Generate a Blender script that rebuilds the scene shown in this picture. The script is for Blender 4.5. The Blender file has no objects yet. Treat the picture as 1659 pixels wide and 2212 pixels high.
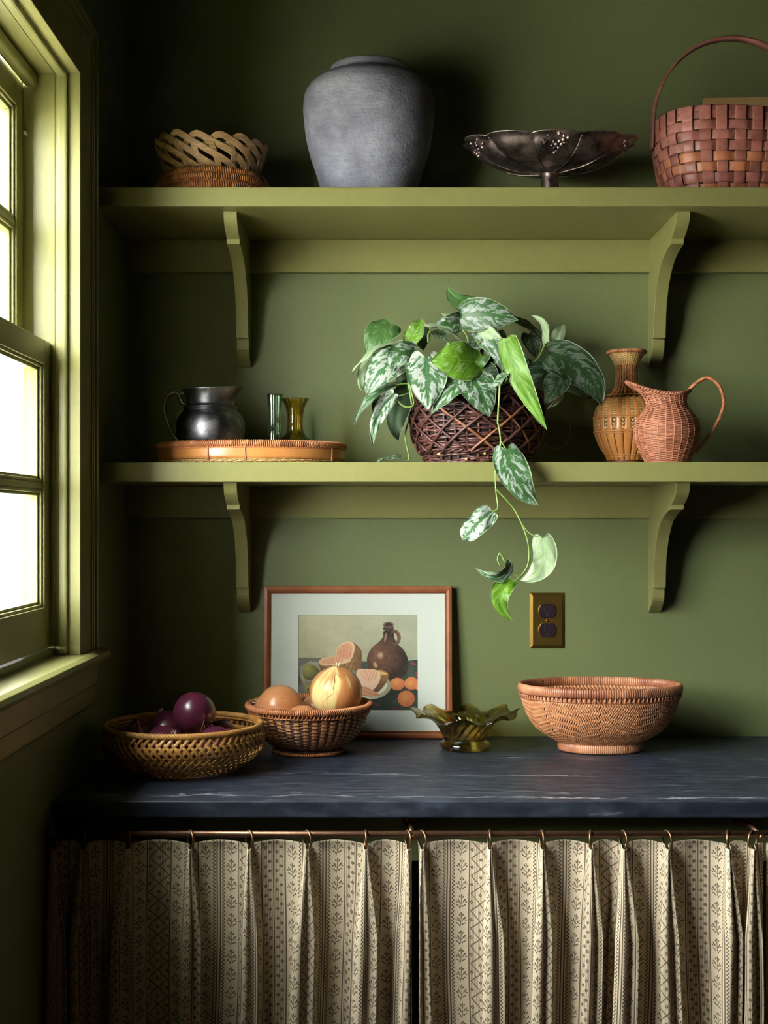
import bpy, bmesh, math, random
import numpy as np
from mathutils import Vector, Matrix
random.seed(7); rng = np.random.default_rng(7)
PI = math.pi
sc = bpy.context.scene
C = sc.collection
# ------------------------------------------------------------------ camera
FPX = 2806.0; CX = 827.0; CY = 1126.0; CAMY = -2.667; CAMZ = 1.355
cd = bpy.data.cameras.new('camera'); cam = bpy.data.objects.new('camera', cd); C.objects.link(cam)
cam.location = (0, CAMY, CAMZ); cam.rotation_euler = (PI/2, 0, 0)
cd.sensor_fit = 'HORIZONTAL'; cd.sensor_width = 36; cd.lens = FPX/1659*36
cd.shift_x = (829.5-CX)/1659; cd.shift_y = (CY-1106)/1659
cd.clip_start = 0.05; cd.clip_end = 200
sc.camera = cam
# ------------------------------------------------------------------ world, daylight
w = bpy.data.worlds.new('sky'); sc.world = w; w.use_nodes = True
nt = w.node_tree; nt.nodes.clear()
wo = nt.nodes.new('ShaderNodeOutputWorld'); bg = nt.nodes.new('ShaderNodeBackground')
bg.inputs[0].default_value = (1.0, 0.99, 0.975, 1); bg.inputs[1].default_value = 51.0
nt.links.new(bg.outputs[0], wo.inputs[0])
# portal: only guides sampling of the sky through the window opening
pl = bpy.data.lights.new('window_portal', 'AREA'); pl.shape = 'RECTANGLE'; pl.size = 1.12; pl.size_y = 0.97
pl.cycles.is_portal = True
po = bpy.data.objects.new('window_portal', pl); C.objects.link(po)
po.location = (-0.645, -1.06, 1.615); po.rotation_euler = (0, -PI/2, 0)
# dim warm fill light added overhead behind the camera, no known fixture
al = bpy.data.lights.new('warm_fill', 'AREA'); al.shape = 'DISK'; al.size = 0.5; al.energy = 1.0; al.color = (1, .78, .55)
ao = bpy.data.objects.new('warm_fill', al); C.objects.link(ao); ao.location = (1.2, -3.0, 2.7)
sc.view_settings.view_transform = 'Standard'; sc.view_settings.look = 'None'
sc.view_settings.gamma = 1; sc.view_settings.use_curve_mapping = False
sc.view_settings.exposure = 0.0

# ------------------------------------------------------------------ helpers
def s2l(c):
    return tuple(((v/255)/12.92 if v/255 <= .04045 else ((v/255+.055)/1.055)**2.4) for v in c)
def W(px, py, y):
    D = y-CAMY
    return Vector(((px-CX)*D/FPX, y, CAMZ-(py-CY)*D/FPX))
def tag(o, label=None, cat=None, group=None, kind=None):
    if label: o['label'] = label
    if cat: o['category'] = cat
    if group: o['group'] = group
    if kind: o['kind'] = kind
    return o
def empty(name, loc, label, cat, group=None):
    o = bpy.data.objects.new(name, None); C.objects.link(o); o.location = loc; o.empty_display_size = .02
    return tag(o, label, cat, group)
def link(name, me, mat, parent=None, smooth=True):
    o = bpy.data.objects.new(name, me); C.objects.link(o)
    if mat is not None:
        for m in (mat if isinstance(mat, (list, tuple)) else [mat]): me.materials.append(m)
    if smooth: me.polygons.foreach_set('use_smooth', [True]*len(me.polygons))
    if parent is not None:
        o.parent = parent
        o.matrix_parent_inverse = Matrix.Identity(4)
        me.transform(Matrix.Translation(-world_loc(parent)))
    return o
def world_loc(p):
    v = Vector((0, 0, 0))
    while p is not None: v += p.location; p = p.parent
    return v
def mk(name, V, F, mat, parent=None, smooth=True, mi=None):
    me = bpy.data.meshes.new(name)
    me.from_pydata(np.asarray(V, dtype=float).reshape(-1, 3).tolist(), [], F if isinstance(F, list) else F.tolist())
    me.update()
    o = link(name, me, mat, parent, smooth)
    if mi is not None: me.polygons.foreach_set('material_index', mi)
    return o
class G:
    def __init__(s): s.V = []; s.F = []; s.n = 0
    def add(s, V, F):
        V = np.asarray(V, dtype=float).reshape(-1, 3)
        F = F.tolist() if isinstance(F, np.ndarray) else F
        s.V.append(V); k = s.n
        s.F += [[i+k for i in f] for f in F] if k else F
        s.n += len(V); return s
    def build(s, name, mat, parent=None, smooth=True):
        return mk(name, np.concatenate(s.V), s.F, mat, parent, smooth)
def boxVF(x0, x1, y0, y1, z0, z1):
    V = [(x, y, z) for x in (x0, x1) for y in (y0, y1) for z in (z0, z1)]
    return V, [[0, 1, 3, 2], [4, 6, 7, 5], [0, 4, 5, 1], [2, 3, 7, 6], [0, 2, 6, 4], [1, 5, 7, 3]]
def bevel_mesh(me, w, seg=2):
    bm = bmesh.new(); bm.from_mesh(me)
    es = [e for e in bm.edges if len(e.link_faces) == 2 and e.calc_face_angle(0) > .35]
    bmesh.ops.bevel(bm, geom=es, offset=w, segments=seg, affect='EDGES', profile=.5)
    bm.to_mesh(me); bm.free()
def box(name, x0, x1, y0, y1, z0, z1, mat, parent=None, bev=.0012, seg=2):
    V, F = boxVF(x0, x1, y0, y1, z0, z1)
    me = bpy.data.meshes.new(name); me.from_pydata(V, [], F); me.update()
    if bev: bevel_mesh(me, bev, seg)
    return link(name, me, mat, parent, False)
def prism(name, pts, plane, a0, a1, mat, parent=None, bev=0.0):
    """pts: 2D polygon; plane 'yz' extruded along x, 'xz' along y, 'xy' along z"""
    def p3(p, a):
        return {'yz': (a, p[0], p[1]), 'xz': (p[0], a, p[1]), 'xy': (p[0], p[1], a)}[plane]
    n = len(pts)
    V = [p3(p, a0) for p in pts]+[p3(p, a1) for p in pts]
    F = [list(range(n)), list(range(2*n-1, n-1, -1))]+[[i, (i+1) % n+0, (i+1) % n+n, i+n] for i in range(n)]
    me = bpy.data.meshes.new(name); me.from_pydata(V, [], F); me.update()
    bm = bmesh.new(); bm.from_mesh(me); bmesh.ops.recalc_face_normals(bm, faces=bm.faces); bm.to_mesh(me); bm.free()
    if bev: bevel_mesh(me, bev, 2)
    return link(name, me, mat, parent, False)
def nrm(a): return a/np.maximum(np.linalg.norm(a, axis=-1, keepdims=True), 1e-12)
def circ(r, m=8): a = np.arange(m)*2*PI/m; return np.stack([r*np.cos(a), r*np.sin(a)], 1)
def flat(w, t, ribs=0):
    if not ribs: return np.array([(-w/2, -t/2), (w/2, -t/2), (w/2, t*.2), (w*.42, t/2), (-w*.42, t/2), (-w/2, t*.2)])
    top = [(w/2-w*i/(2*ribs), t/2 if i % 2 else t*.05) for i in range(2*ribs+1)]
    return np.array([(-w/2, -t/2), (w/2, -t/2)]+top)
def sweep(P, N, sec, closed=False, scale=None):
    """P,N (k,n,3) centre lines and outward normals; sec (m,2). Returns V,F."""
    P = np.asarray(P, float); N = np.asarray(N, float)
    if P.ndim == 2: P = P[None]; N = N[None]
    if closed: T = np.roll(P, -1, 1)-np.roll(P, 1, 1)
    else: T = np.gradient(P, axis=1)
    T = nrm(T); S = nrm(np.cross(T, N)); N2 = np.cross(S, T)
    k, n, _ = P.shape; m = len(sec)
    sec = np.asarray(sec)
    sv = sec[None, None]*(np.ones((k, n))[..., None, None] if scale is None else np.broadcast_to(scale, (k, n))[..., None, None])
    V = P[:, :, None]+S[:, :, None]*sv[..., 0:1]+N2[:, :, None]*sv[..., 1:2]
    nn = n if closed else n-1
    K, I, J = np.meshgrid(np.arange(k), np.arange(nn), np.arange(m), indexing='ij')
    i2 = (I+1) % n; j2 = (J+1) % m
    b = K*n*m
    F = np.stack([b+I*m+J, b+I*m+j2, b+i2*m+j2, b+i2*m+J], -1).reshape(-1, 4).tolist()
    if not closed:
        for q in range(k):
            F.append([q*n*m+j for j in range(m)][::-1]); F.append([q*n*m+(n-1)*m+j for j in range(m)])
    return V.reshape(-1, 3), F
def tube(pts, r, m=8, closed=False, scale=None, sm=0):
    P = np.array([tuple(p) for p in pts], float)
    if sm: P = spline(P, sm)
    T = nrm(np.gradient(P, axis=0)); N = np.zeros_like(P)
    v = np.array([0.31, -.9, .27]); 
    for i in range(len(P)):
        v = v-T[i]*np.dot(v, T[i]); v = v/np.linalg.norm(v); N[i] = v
    if scale is not None and len(scale) != len(P): scale = np.interp(np.linspace(0, 1, len(P)), np.linspace(0, 1, len(scale)), scale)
    return sweep(P, N, circ(r, m), closed, None if scale is None else np.array(scale)[None])
def spline(P, n):
    P = np.asarray(P, float); k = len(P)
    Q = np.vstack([2*P[0]-P[1], P, 2*P[-1]-P[-2]])
    t = np.linspace(0, k-1-1e-9, n); i = t.astype(int); f = (t-i)[:, None]
    p0, p1, p2, p3 = Q[i], Q[i+1], Q[i+2], Q[i+3]
    return .5*((2*p1)+(-p0+p2)*f+(2*p0-5*p1+4*p2-p3)*f**2+(-p0+3*p1-3*p2+p3)*f**3)
class Surf:
    """surface of revolution about (cx,cy); profile [(r,z)...]; oval by sx,sy"""
    def __init__(s, prof, cx, cy, sx=1, sy=1, sm=True, fn=None):
        P = spline(np.array(prof, float), 240) if sm else np.array(prof, float)
        d = np.r_[0, np.cumsum(np.linalg.norm(np.diff(P, axis=0), axis=1))]
        s.L = d[-1]; s.t = d/d[-1]; s.P = P; s.c = (cx, cy); s.sx = sx; s.sy = sy; s.fn = fn
    def raw(s, th, t):
        r = np.interp(t, s.t, s.P[:, 0]); z = np.interp(t, s.t, s.P[:, 1])
        x = r*np.cos(th)*s.sx; y = r*np.sin(th)*s.sy
        if s.fn: x, y, z = s.fn(th, t, x, y, z)
        return np.stack(np.broadcast_arrays(x+s.c[0], y+s.c[1], z), -1)
    def at(s, th, t, off=0):
        th = np.asarray(th, float); t = np.asarray(t, float); th, t = np.broadcast_arrays(th, t)
        p = s.raw(th, t); e = 1e-3
        dt = s.raw(th, np.minimum(t+e*4, 1))-s.raw(th, np.maximum(t-e*4, 0)); dth = s.raw(th+e, t)-s.raw(th-e, t)
        n = nrm(np.cross(dth, dt))
        return p+n*np.asarray(off)[..., None], n
def tz(S, z):
    i = int(np.argmin(abs(S.P[:, 1]-z))); return S.t[i]
def lathe(name, S, mat, parent=None, nth=96, nt=80, off=0, t0=0, t1=1, caps=True):
    th = np.arange(nth)*2*PI/nth; t = np.linspace(t0, t1, nt)
    TH, T = np.meshgrid(th, t, indexing='ij')
    P, _ = S.at(TH, T, off)
    I, J = np.meshgrid(np.arange(nth), np.arange(nt-1), indexing='ij'); i2 = (I+1) % nth
    F = np.stack([I*nt+J, i2*nt+J, i2*nt+J+1, I*nt+J+1], -1).reshape(-1, 4).tolist()
    if caps: F.append([i*nt for i in range(nth)][::-1]); F.append([i*nt+nt-1 for i in range(nth)])
    return mk(name, P.reshape(-1, 3), F, mat, parent)
def solid_lathe(name, prof, cx, cy, mat, parent=None, nth=96, nt=120, sm=True, **k):
    return lathe(name, Surf(prof, cx, cy, sm=sm, **k), mat, parent, nth, nt)
def ring_path(S, t, n, off=0): return S.at(np.arange(n)*2*PI/n, t, off)
def wrapped_rim(S, t, R, count, r, off=0, per=9, slant=0.0, flatn=1.0):
    """core tube plus one strand coiled round it"""
    n = 120; P, N = ring_path(S, t, n, off)
    g = G(); g.add(*sweep(P, N, circ(R*.93, 8), True))
    m = count*per; th = np.arange(m)*2*PI/m; Pc, Nc = S.at(th, t, off)
    T = nrm(np.roll(Pc, -1, 0)-np.roll(Pc, 1, 0)); U = np.cross(T, Nc)
    ph = (np.arange(m)*2*PI/per)[:, None]
    dirn = np.cos(ph)*Nc+np.sin(ph)*U
    g.add(*sweep(Pc+dirn*R, dirn, circ(r, 5)*np.array([1.0, flatn]), True))
    return g
def rows(S, ts, nst, amp, r, per=4, m=6, base=0.0, squash=1.0, jit=0.0, phase=0.0, flatx=1.0):
    """horizontal strands weaving in and out of nst stakes"""
    n = nst*per; th = np.arange(n)*2*PI/n
    k = len(ts); T = np.array(ts)[:, None]+np.zeros((1, n))
    par = (np.arange(k) % 2)[:, None]*PI
    off = base+amp*np.cos(th[None]*nst/2+par+phase)
    if jit:
        for q in range(k): T[q] += jit*np.sin(th*3+q*1.7)+jit*.6*np.sin(th*7+q*2.9)
    P, N = S.at(np.broadcast_to(th[None], (k, n)), T, off)
    return sweep(P, N, circ(r, m)*np.array([flatx, squash]), True)
def stakes(S, ths, t0, t1, sec, n=14, off=0.0, twist=0.0):
    t = np.linspace(t0, t1, n); k = len(ths)
    P, N = S.at(np.array(ths)[:, None]+twist*np.linspace(0, 1, n)[None], np.broadcast_to(t, (k, n)), off)
    return sweep(P, N, sec)
# ------------------------------------------------------------------ materials
class NB:
    def __init__(s, name):
        s.m = bpy.data.materials.new(name); s.m.use_nodes = True; s.t = s.m.node_tree; s.t.nodes.clear()
        s.out = s.n('OutputMaterial')
    def n(s, t, **k):
        x = s.t.nodes.new('ShaderNode'+t)
        for a, b in k.items(): setattr(x, a, b)
        return x
    def l(s, a, b): s.t.links.new(a, b)
    def ramp(s, fac, stops):
        r = s.n('ValToRGB'); s.l(fac, r.inputs[0]); e = r.color_ramp.elements
        while len(e) < len(stops): e.new(.5)
        for q, (p, c) in zip(e, stops): q.position = p; q.color = (*c, 1) if len(c) == 3 else c
        return r.outputs[0]
    def mix(s, f, a, b, mode='MIX'):
        x = s.n('Mix', data_type='RGBA', blend_type=mode)
        for i, v in ((0, f), (6, a), (7, b)):
            if hasattr(v, 'is_linked'): s.l(v, x.inputs[i])
            else: x.inputs[i].default_value = (*v, 1) if isinstance(v, tuple) and len(v) == 3 else v
        return x.outputs[2]
    def math(s, op, a, b=None, c=None, clamp=False):
        x = s.n('Math', operation=op, use_clamp=clamp)
        for i, v in enumerate((a, b, c)):
            if v is None: continue
            if hasattr(v, 'is_linked'): s.l(v, x.inputs[i])
            else: x.inputs[i].default_value = v
        return x.outputs[0]
    def coords(s, scale=(1, 1, 1), kind='Object', rnd=False):
        tc = s.n('TexCoord'); mp = s.n('Mapping'); mp.inputs['Scale'].default_value = scale
        s.l(tc.outputs[kind], mp.inputs[0])
        if rnd:
            oi = s.n('ObjectInfo'); q = s.math('MULTIPLY', oi.outputs['Random'], 37.0)
            cv = s.n('CombineXYZ'); s.l(q, cv.inputs[0]); s.l(q, cv.inputs[1]); s.l(cv.outputs[0], mp.inputs['Location'])
        return mp.outputs[0]
    def noise(s, vec, scale, detail=4, rough=.55, dist=0.0):
        x = s.n('TexNoise'); s.l(vec, x.inputs['Vector']); x.inputs['Scale'].default_value = scale
        x.inputs['Detail'].default_value = detail; x.inputs['Roughness'].default_value = rough; x.inputs['Distortion'].default_value = dist
        return x.outputs[0]
    def bsdf(s, col, rough=.5, metal=0.0, bump=None, bstr=.2, bdist=.001, coat=0.0, spec=.5, trans=0.0, ior=1.45, alpha=None):
        b = s.n('BsdfPrincipled')
        for k, v in (('Base Color', col), ('Roughness', rough), ('Metallic', metal), ('Coat Weight', coat), ('Specular IOR Level', spec), ('Transmission Weight', trans), ('IOR', ior)):
            if hasattr(v, 'is_linked'): s.l(v, b.inputs[k])
            else: b.inputs[k].default_value = (*v, 1) if isinstance(v, tuple) and len(v) == 3 else v
        b.inputs['Coat Roughness'].default_value = .2
        if bump is not None:
            q = s.n('Bump'); q.inputs['Strength'].default_value = bstr; q.inputs['Distance'].default_value = bdist
            s.l(bump, q.inputs['Height']); s.l(q.outputs[0], b.inputs['Normal'])
        s.l(b.outputs[0], s.out.inputs[0]); return b
def pm(name, c1, c2=None, scale=20, stretch=(1, 1, 1), rough=.5, metal=0, bump=.15, bdist=.0006, coat=0.0, rnd=False, lo=.35, hi=.65, detail=5, var=0.0, spec=.5):
    b = NB(name); c2 = c2 or c1
    v = b.coords(stretch, rnd=rnd); f = b.noise(v, scale, detail)
    col = b.ramp(f, [(lo, s2l(c1)), (hi, s2l(c2))])
    if var:
        oi = b.n('ObjectInfo'); k = b.math('MULTIPLY_ADD', oi.outputs['Random'], 2*var, 1-var)
        hs = b.n('HueSaturation'); b.l(col, hs.inputs['Color']); b.l(k, hs.inputs['Value']); col = hs.outputs[0]
    b.bsdf(col, rough, metal, f, bump, bdist, coat, spec)
    return b.m
M = {}
M['paint'] = pm('green_wall_paint', (108, 116, 75), (111, 119, 78), 90, rough=.42, bump=.06, bdist=.0004)
M['trim_lit'] = pm('green_paint_lit_trim', (130, 128, 77), (133, 131, 80), 60, rough=.33, bump=.03, bdist=.0003)  # same green paint as the walls, warmer light put into its colour
M['stone'] = None
# ------------------------------------------------------------------ setting
LW = -0.5228
def soapstone():
    b = NB('soapstone'); v = b.coords((1, 1, 1)); g = b.noise(v, 35, 6, .6)
    v2 = b.coords((2.2, 30, 12)); st = b.noise(v2, 3.0, 7, .62, .4)
    base = b.ramp(b.noise(b.coords((3, 14, 6)), 6, 6, .65), [(.32, s2l((20, 25, 36))), (.5, s2l((38, 44, 56))), (.68, s2l((58, 65, 78)))])
    vein = b.ramp(st, [(.66, (0, 0, 0)), (.72, (.45, .45, .45)), (.78, (.9, .9, .9))])
    # two long pale veins running along the slab
    tc = b.n('TexCoord'); sp = b.n('SeparateXYZ'); b.l(tc.outputs['Object'], sp.inputs[0])
    nz = b.noise(b.coords((2.2, 5, 3)), 2.6, 9, .72); br = b.noise(b.coords((5, 26, 4)), 1.6, 7, .75)
    tot = None
    for y0, sl, wd, th in ((-.40, -.045, .0045, .44), (-.585, -.02, .005, .42), (-.555, .03, .003, .48), (-.24, -.03, .003, .48)):
        yy = b.math('ADD', sp.outputs[1], b.math('MULTIPLY', sp.outputs[0], -sl))
        d = b.math('ABSOLUTE', b.math('SUBTRACT', b.math('ADD', yy, b.math('MULTIPLY', b.math('SUBTRACT', nz, .5), .12)), y0))
        q = b.math('SUBTRACT', 1.0, b.math('DIVIDE', d, wd), clamp=True)
        q = b.math('MULTIPLY', q, b.math('MULTIPLY', b.math('SUBTRACT', br, th), 5.0, clamp=True), clamp=True)
        tot = q if tot is None else b.math('MAXIMUM', tot, q)
    vm = b.math('MAXIMUM', tot, b.math('MULTIPLY', vein, .6))
    col = b.mix(vm, base, s2l((170, 176, 184)))
    dark = b.ramp(b.noise(b.coords((1.2, 9, 9)), 4.5, 3, .5, .3), [(.60, (0, 0, 0)), (.68, (.5, .5, .5))])
    col = b.mix(dark, col, s2l((30, 33, 44)))
    rg = b.math('MULTIPLY_ADD', g, .25, .34)
    b.bsdf(col, rg, 0, st, .15, .0006); return b.m
M['stone'] = soapstone()
M['floor'] = pm('oak_floor', (74, 46, 30), (92, 60, 40), 6, (1, 12, 1), rough=.4)
M['ceiling'] = pm('green_ceiling_paint', (44, 48, 34), rough=.6)
M['outside_white'] = pm('white_house_paint', (236, 234, 228), rough=.7)
M['paving'] = pm('pale_paving', (186, 182, 172), (200, 196, 186), 3, rough=.9)
M['block_dark'] = pm('dark_light_block', (58, 50, 44), (70, 60, 52), 3, rough=.9)
M['liner'] = pm('grey_window_liner', (150, 160, 165), (160, 170, 176), 300, (1, 1, 1), rough=.4)
M['hole_shade'] = pm('dark_hole_shade', (30, 32, 36), rough=.6)
def glass_pane():
    b = NB('window_glass'); t = b.n('BsdfTransparent'); t.inputs[0].default_value = (.95, .97, .96, 1)
    g = b.n('BsdfGlossy'); g.inputs['Roughness'].default_value = .02
    f = b.n('Fresnel'); gm = b.n('NewGeometry'); b.l(b.math('MULTIPLY_ADD', gm.outputs['Backfacing'], 1/1.45-1.45, 1.45), f.inputs[0])
    x = b.n('MixShader'); b.l(f.outputs[0], x.inputs[0]); b.l(t.outputs[0], x.inputs[1]); b.l(g.outputs[0], x.inputs[2]); b.l(x.outputs[0], b.out.inputs[0]); return b.m
M['pane'] = glass_pane()
def st(o): o['kind'] = 'structure'; return o
RX = 4.2; FY = -6.0; CEIL = 2.75
st(box('floor', LW-.2, RX, FY, .1, -.05, 0, M['floor'], bev=0))
st(box('ceiling', LW-.2, RX, FY, .1, CEIL, CEIL+.05, M['ceiling'], bev=0))
st(box('wall_back', LW-.2, RX, 0, .1, 0, CEIL, M['paint'], bev=0))
M['fill_cut'] = pm('dark_unseen_wall', (38, 30, 25), (48, 38, 32), 8, (1, 1, .2), rough=.55)  # unseen walls made dark to cut bounced light, finish invented
st(box('wall_right', RX, RX+.1, FY, .1, 0, CEIL, M['fill_cut'], bev=0))
st(box('wall_front', LW-.2, RX, FY-.1, FY, 0, CEIL, M['fill_cut'], bev=0))
WY1 = -.499; WY0 = -1.62; WZ0 = 1.122; WZ1 = 2.103; WX = -.602     # window opening
g = G()
for b_ in ((WX, LW, WY1, 0, 0, CEIL), (WX, LW, FY, WY0, 0, CEIL), (WX, LW, WY0, WY1, 0, WZ0), (WX, LW, WY0, WY1, WZ1, CEIL)): g.add(*boxVF(*b_))
st(g.build('wall_left', M['paint'], smooth=False))
# window: casing, jamb stack, sashes
wr = bpy.data.objects.new('window_1', None); C.objects.link(wr); wr.location = (LW, -1.06, WZ0); st(wr)
P_ = M['trim_lit']
CF = -.505                                                       # casing face
def frame_side(name, x0, x1, dy0, dy1, dz0=None, bev=.001, zb=1.132, mat=P_):
    """moulding strip round the opening: dy distances outward (+) from the opening's edge; far side, near side and head"""
    ya, yb = WY1+dy0, WY1+dy1
    box(name, x0, x1, ya, yb, zb, WZ1+dy1, mat, wr, bev)
    box(name, x0, x1, WY0-dy1, WY0-dy0, zb, WZ1+dy1, mat, wr, bev)
    box(name, x0, x1, WY0-dy0, WY1+dy0, WZ1+dy0, WZ1+dy1, mat, wr, bev)
frame_side('casing', LW-.002, CF, 0.0, .088)
frame_side('casing_bead', LW-.002, CF+.003, .078, .086, bev=.002)
frame_side('back_band', LW-.002, -.497, .096, .108, bev=.003)
frame_side('back_band', LW-.002, -.501, .088, .096, bev=.003)
# jamb stack seen on the far side; each one is further outside
frame_side('jamb', WX+.001, -.522, -.0008, .02, zb=1.10)
frame_side('jamb_stop', -.5415, -.5252, -.009, .004, bev=.004)
frame_side('jamb_track', -.600, -.5465, -.002, .004)
box('jamb_liner', -.6005, -.5735, WY1-.006, WY1-.002, 1.143, 1.645, M['liner'], wr, .001)
box('jamb_liner', -.5900, -.5860, WY1-.009, WY1-.005, 1.143, 1.645, M['liner'], wr, .001)
box('jamb_liner', -.6005, -.5735, WY0+.002, WY0+.006, 1.143, 1.645, M['liner'], wr, .001)
# stool, apron, sill
stool = [(LW-.01, 1.110), (-.490, 1.110), (-.482, 1.114), (-.479, 1.121), (-.482, 1.128), (-.490, 1.132), (-.548, 1.132), (-.548, 1.110)]
o = prism('stool', [(p[0], p[1]) for p in stool], 'xz', WY0-.125, WY1+.125, P_, wr, .0008)
box('sill', WX-.03, -.548, WY0, WY1, 1.10, 1.143, P_, wr, .002)
prism('apron', [(LW-.002, 1.110), (-.499, 1.110), (-.499, 1.072), (-.503, 1.069), (-.503, 1.040), (-.510, 1.032), (LW-.002, 1.028)], 'xz', WY0-.105, WY1+.105, P_, wr, .0008)
def sash(x_in, th, z0, z1, brail, trail, name):
    s = bpy.data.objects.new(name, None); C.objects.link(s); s.parent = wr
    s.location = Vector((x_in, -1.06, z0))-wr.location
    st_w = .040; y0 = WY0+.006; y1 = WY1-.004; xo = x_in-th
    B = lambda n, *a, **k: box(n, *a, P_, s, **k)
    B('stile', xo, x_in, y1-st_w, y1, z0, z1); B('stile', xo, x_in, y0, y0+st_w, z0, z1)
    B('rail', xo, x_in, y0+st_w, y1-st_w, z0, z0+brail); B('rail', xo, x_in, y0+st_w, y1-st_w, z1-trail, z1)
    gy0, gy1, gz0, gz1 = y0+st_w, y1-st_w, z0+brail, z1-trail
    nc = 4; nr = 2; pw = (gy1-gy0)/nc; ph = (gz1-gz0)/nr; xm = x_in-.012
    for i in range(1, nc): B('muntin', xm-.012, x_in-.002, gy0+i*pw-.006, gy0+i*pw+.006, gz0, gz1, bev=.003)
    for i in range(1, nr): B('muntin', xm-.012, x_in-.0025, gy0, gy1, gz0+i*ph-.006, gz0+i*ph+.006, bev=.003)
    for i in range(nc):
        for j in range(nr):
            a0 = gy0+i*pw+(.006 if i else 0); a1 = gy0+(i+1)*pw-(.006 if i < nc-1 else 0)
            b0 = gz0+j*ph+(.006 if j else 0); b1 = gz0+(j+1)*ph-(.006 if j < nr-1 else 0)
            g = G()
            for d0, d1, xa, xb in ((0, .005, xm-.012, x_in-.004), (.005, .010, xm-.012, x_in-.009)):
                for bb in ((a0+d0, a0+d1, b0+d0, b1-d0), (a1-d1, a1-d0, b0+d0, b1-d0), (a0+d1, a1-d1, b0+d0, b0+d1), (a0+d1, a1-d1, b1-d1, b1-d0)):
                    g.add(*boxVF(xa, xb, bb[0], bb[1], bb[2], bb[3]))
            o = g.build('glazing_bead', P_, s, False); bevel_mesh(o.data, .0012, 2)
            box('pane', xm-.008, xm-.005, a0+.004, a1-.004, b0+.004, b1-.004, M['pane'], s, bev=0)
    return s
box('blind_stop', -.6345, -.602, WY1-.003, WY1+.03, 1.6135, 2.13, P_, wr, .001)
box('blind_stop', -.6345, -.602, WY0-.03, WY0+.003, 1.6135, 2.13, P_, wr, .001)
box('blind_stop', -.6345, -.602, WY0-.03, WY1+.03, 2.098, 2.13, P_, wr, .001)
sash(-.553, .036, 1.146, 1.6515, .068, .040, 'lower_sash')
sash(-.5985, .036, 1.6135, 2.082, .038, .046, 'upper_sash')
box('sash_stop', -.597, -.575, WY0, WY1, 2.078, 2.101, P_, wr, .007, 3)
box('jamb_clip', -.597, -.592, WY1-.012, WY1-.001, 1.998, 2.003, M['outside_white'], wr, .0005)
# outside
st(box('ground', -14, WX-.03, -14, 14, -.4, -.35, M['paving'], bev=0))
o = box('house_wall', -9, -8.8, -8, 13.5, -.35, 3.0, M['outside_white'], bev=0); tag(o, 'overexposed white house wall seen through the window', 'house wall', kind='structure')
o = box('light_block', -1.30, -.602, -6.5, -2.5, -.35, 5.5, M['block_dark'], bev=0); tag(o, 'unseen dark block added outside to cut low light through the window', 'light blocker', kind='structure')  # added out of view to block low-angle light from the window
o = box('porch_post', -2.52, -2.475, 5.95, 6.0, -.35, 2.36, M['outside_white'], bev=.004); tag(o, 'slim pale post standing outside the window', 'post')
# shelves, cleats
SF = -.2985
Z1T, Z1B, Z2T, Z2B = 1.9644, 1.929, 1.463, 1.4267
o = box('wall_shelf', LW+.001, 1.25, SF, -.0005, Z1B, Z1T, P_, bev=.0018, seg=3); tag(o, 'upper green painted shelf carrying the grey jar and silver bowl', 'shelf')
o = box('wall_shelf', LW+.001, 1.25, SF, -.0005, Z2B, Z2T, P_, bev=.0018, seg=3); tag(o, 'lower green painted shelf carrying the potted plant and pitchers', 'shelf')
st(box('trim_1', LW+.001, 1.25, -.019, 0, 1.863, Z1B, P_, bev=.0012))
st(box('trim_2', LW+.001, 1.25, -.019, 0, 1.3616, Z2B, P_, bev=.0012))
pe = [(1462.5, 454), (1462.1, 464.4), (1461, 476), (1459, 486.7), (1454.7, 502.2), (1449.6, 515.9), (1449.2, 516.2), (1449.2, 527), (1448.6, 527.2), (1443, 536), (1436.7, 548.5), (1429, 567.4), (1423.8, 588), (1418.7, 615.5), (1415.8, 640), (1413.6, 665), (1412.2, 700), (1411.6, 730.6), (1409.2, 731.2), (1409.2, 733), (1408.9, 756), (1405.8, 775), (1400.8, 793)]
pe = [tuple(p) for p in spline(np.array(pe[0:6]), 22)]+pe[6:8]+[tuple(p) for p in spline(np.array(pe[8:18]), 34)]+pe[18:20]+[tuple(p) for p in spline(np.array(pe[19:]), 10)][1:]
bp = []
for px, py in pe:
    D = FPX*.5445/(px-CX); bp.append((min(D+CAMY, -.004), CAMZ-(py-CY)*D/FPX))
bp[0] = (bp[0][0], Z1B)
bp += [(0, bp[-1][1]), (0, 1.863), (-.019, 1.863), (-.019, Z1B)]
dz2 = Z2B-Z1B
for x0, dz, lab in ((-.2952, 0, 'left scrolled green bracket under the upper shelf'), (.5445, 0, 'right scrolled green bracket under the upper shelf, above the bamboo vase'),
                    (-.2952, dz2, 'left scrolled green bracket under the lower shelf, left of the picture'), (.5445, dz2, 'right scrolled green bracket under the lower shelf, above the big woven bowl')):
    pts = [(y, z+dz) for y, z in bp]
    pts[-3] = (0, (1.863 if dz == 0 else 1.3616)); pts[-2] = (-.019, pts[-3][1]); pts[-1] = (-.019, Z1B+dz)
    o = prism('shelf_bracket', pts, 'yz', x0, x0+.0248, P_, None, .0008)
    tag(o, lab, 'bracket', 'scrolled shelf brackets')
# counter
o = box('countertop', LW+.002, 1.25, -.622, -.0005, .888, .914, M['stone'], bev=.002, seg=3)
tag(o, 'dark blue grey soapstone countertop with pale veins', 'countertop')
st(box('trim_3', LW+.001, 1.25, -.545, -.525, .80, .888, M['paint'], bev=.001))
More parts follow.
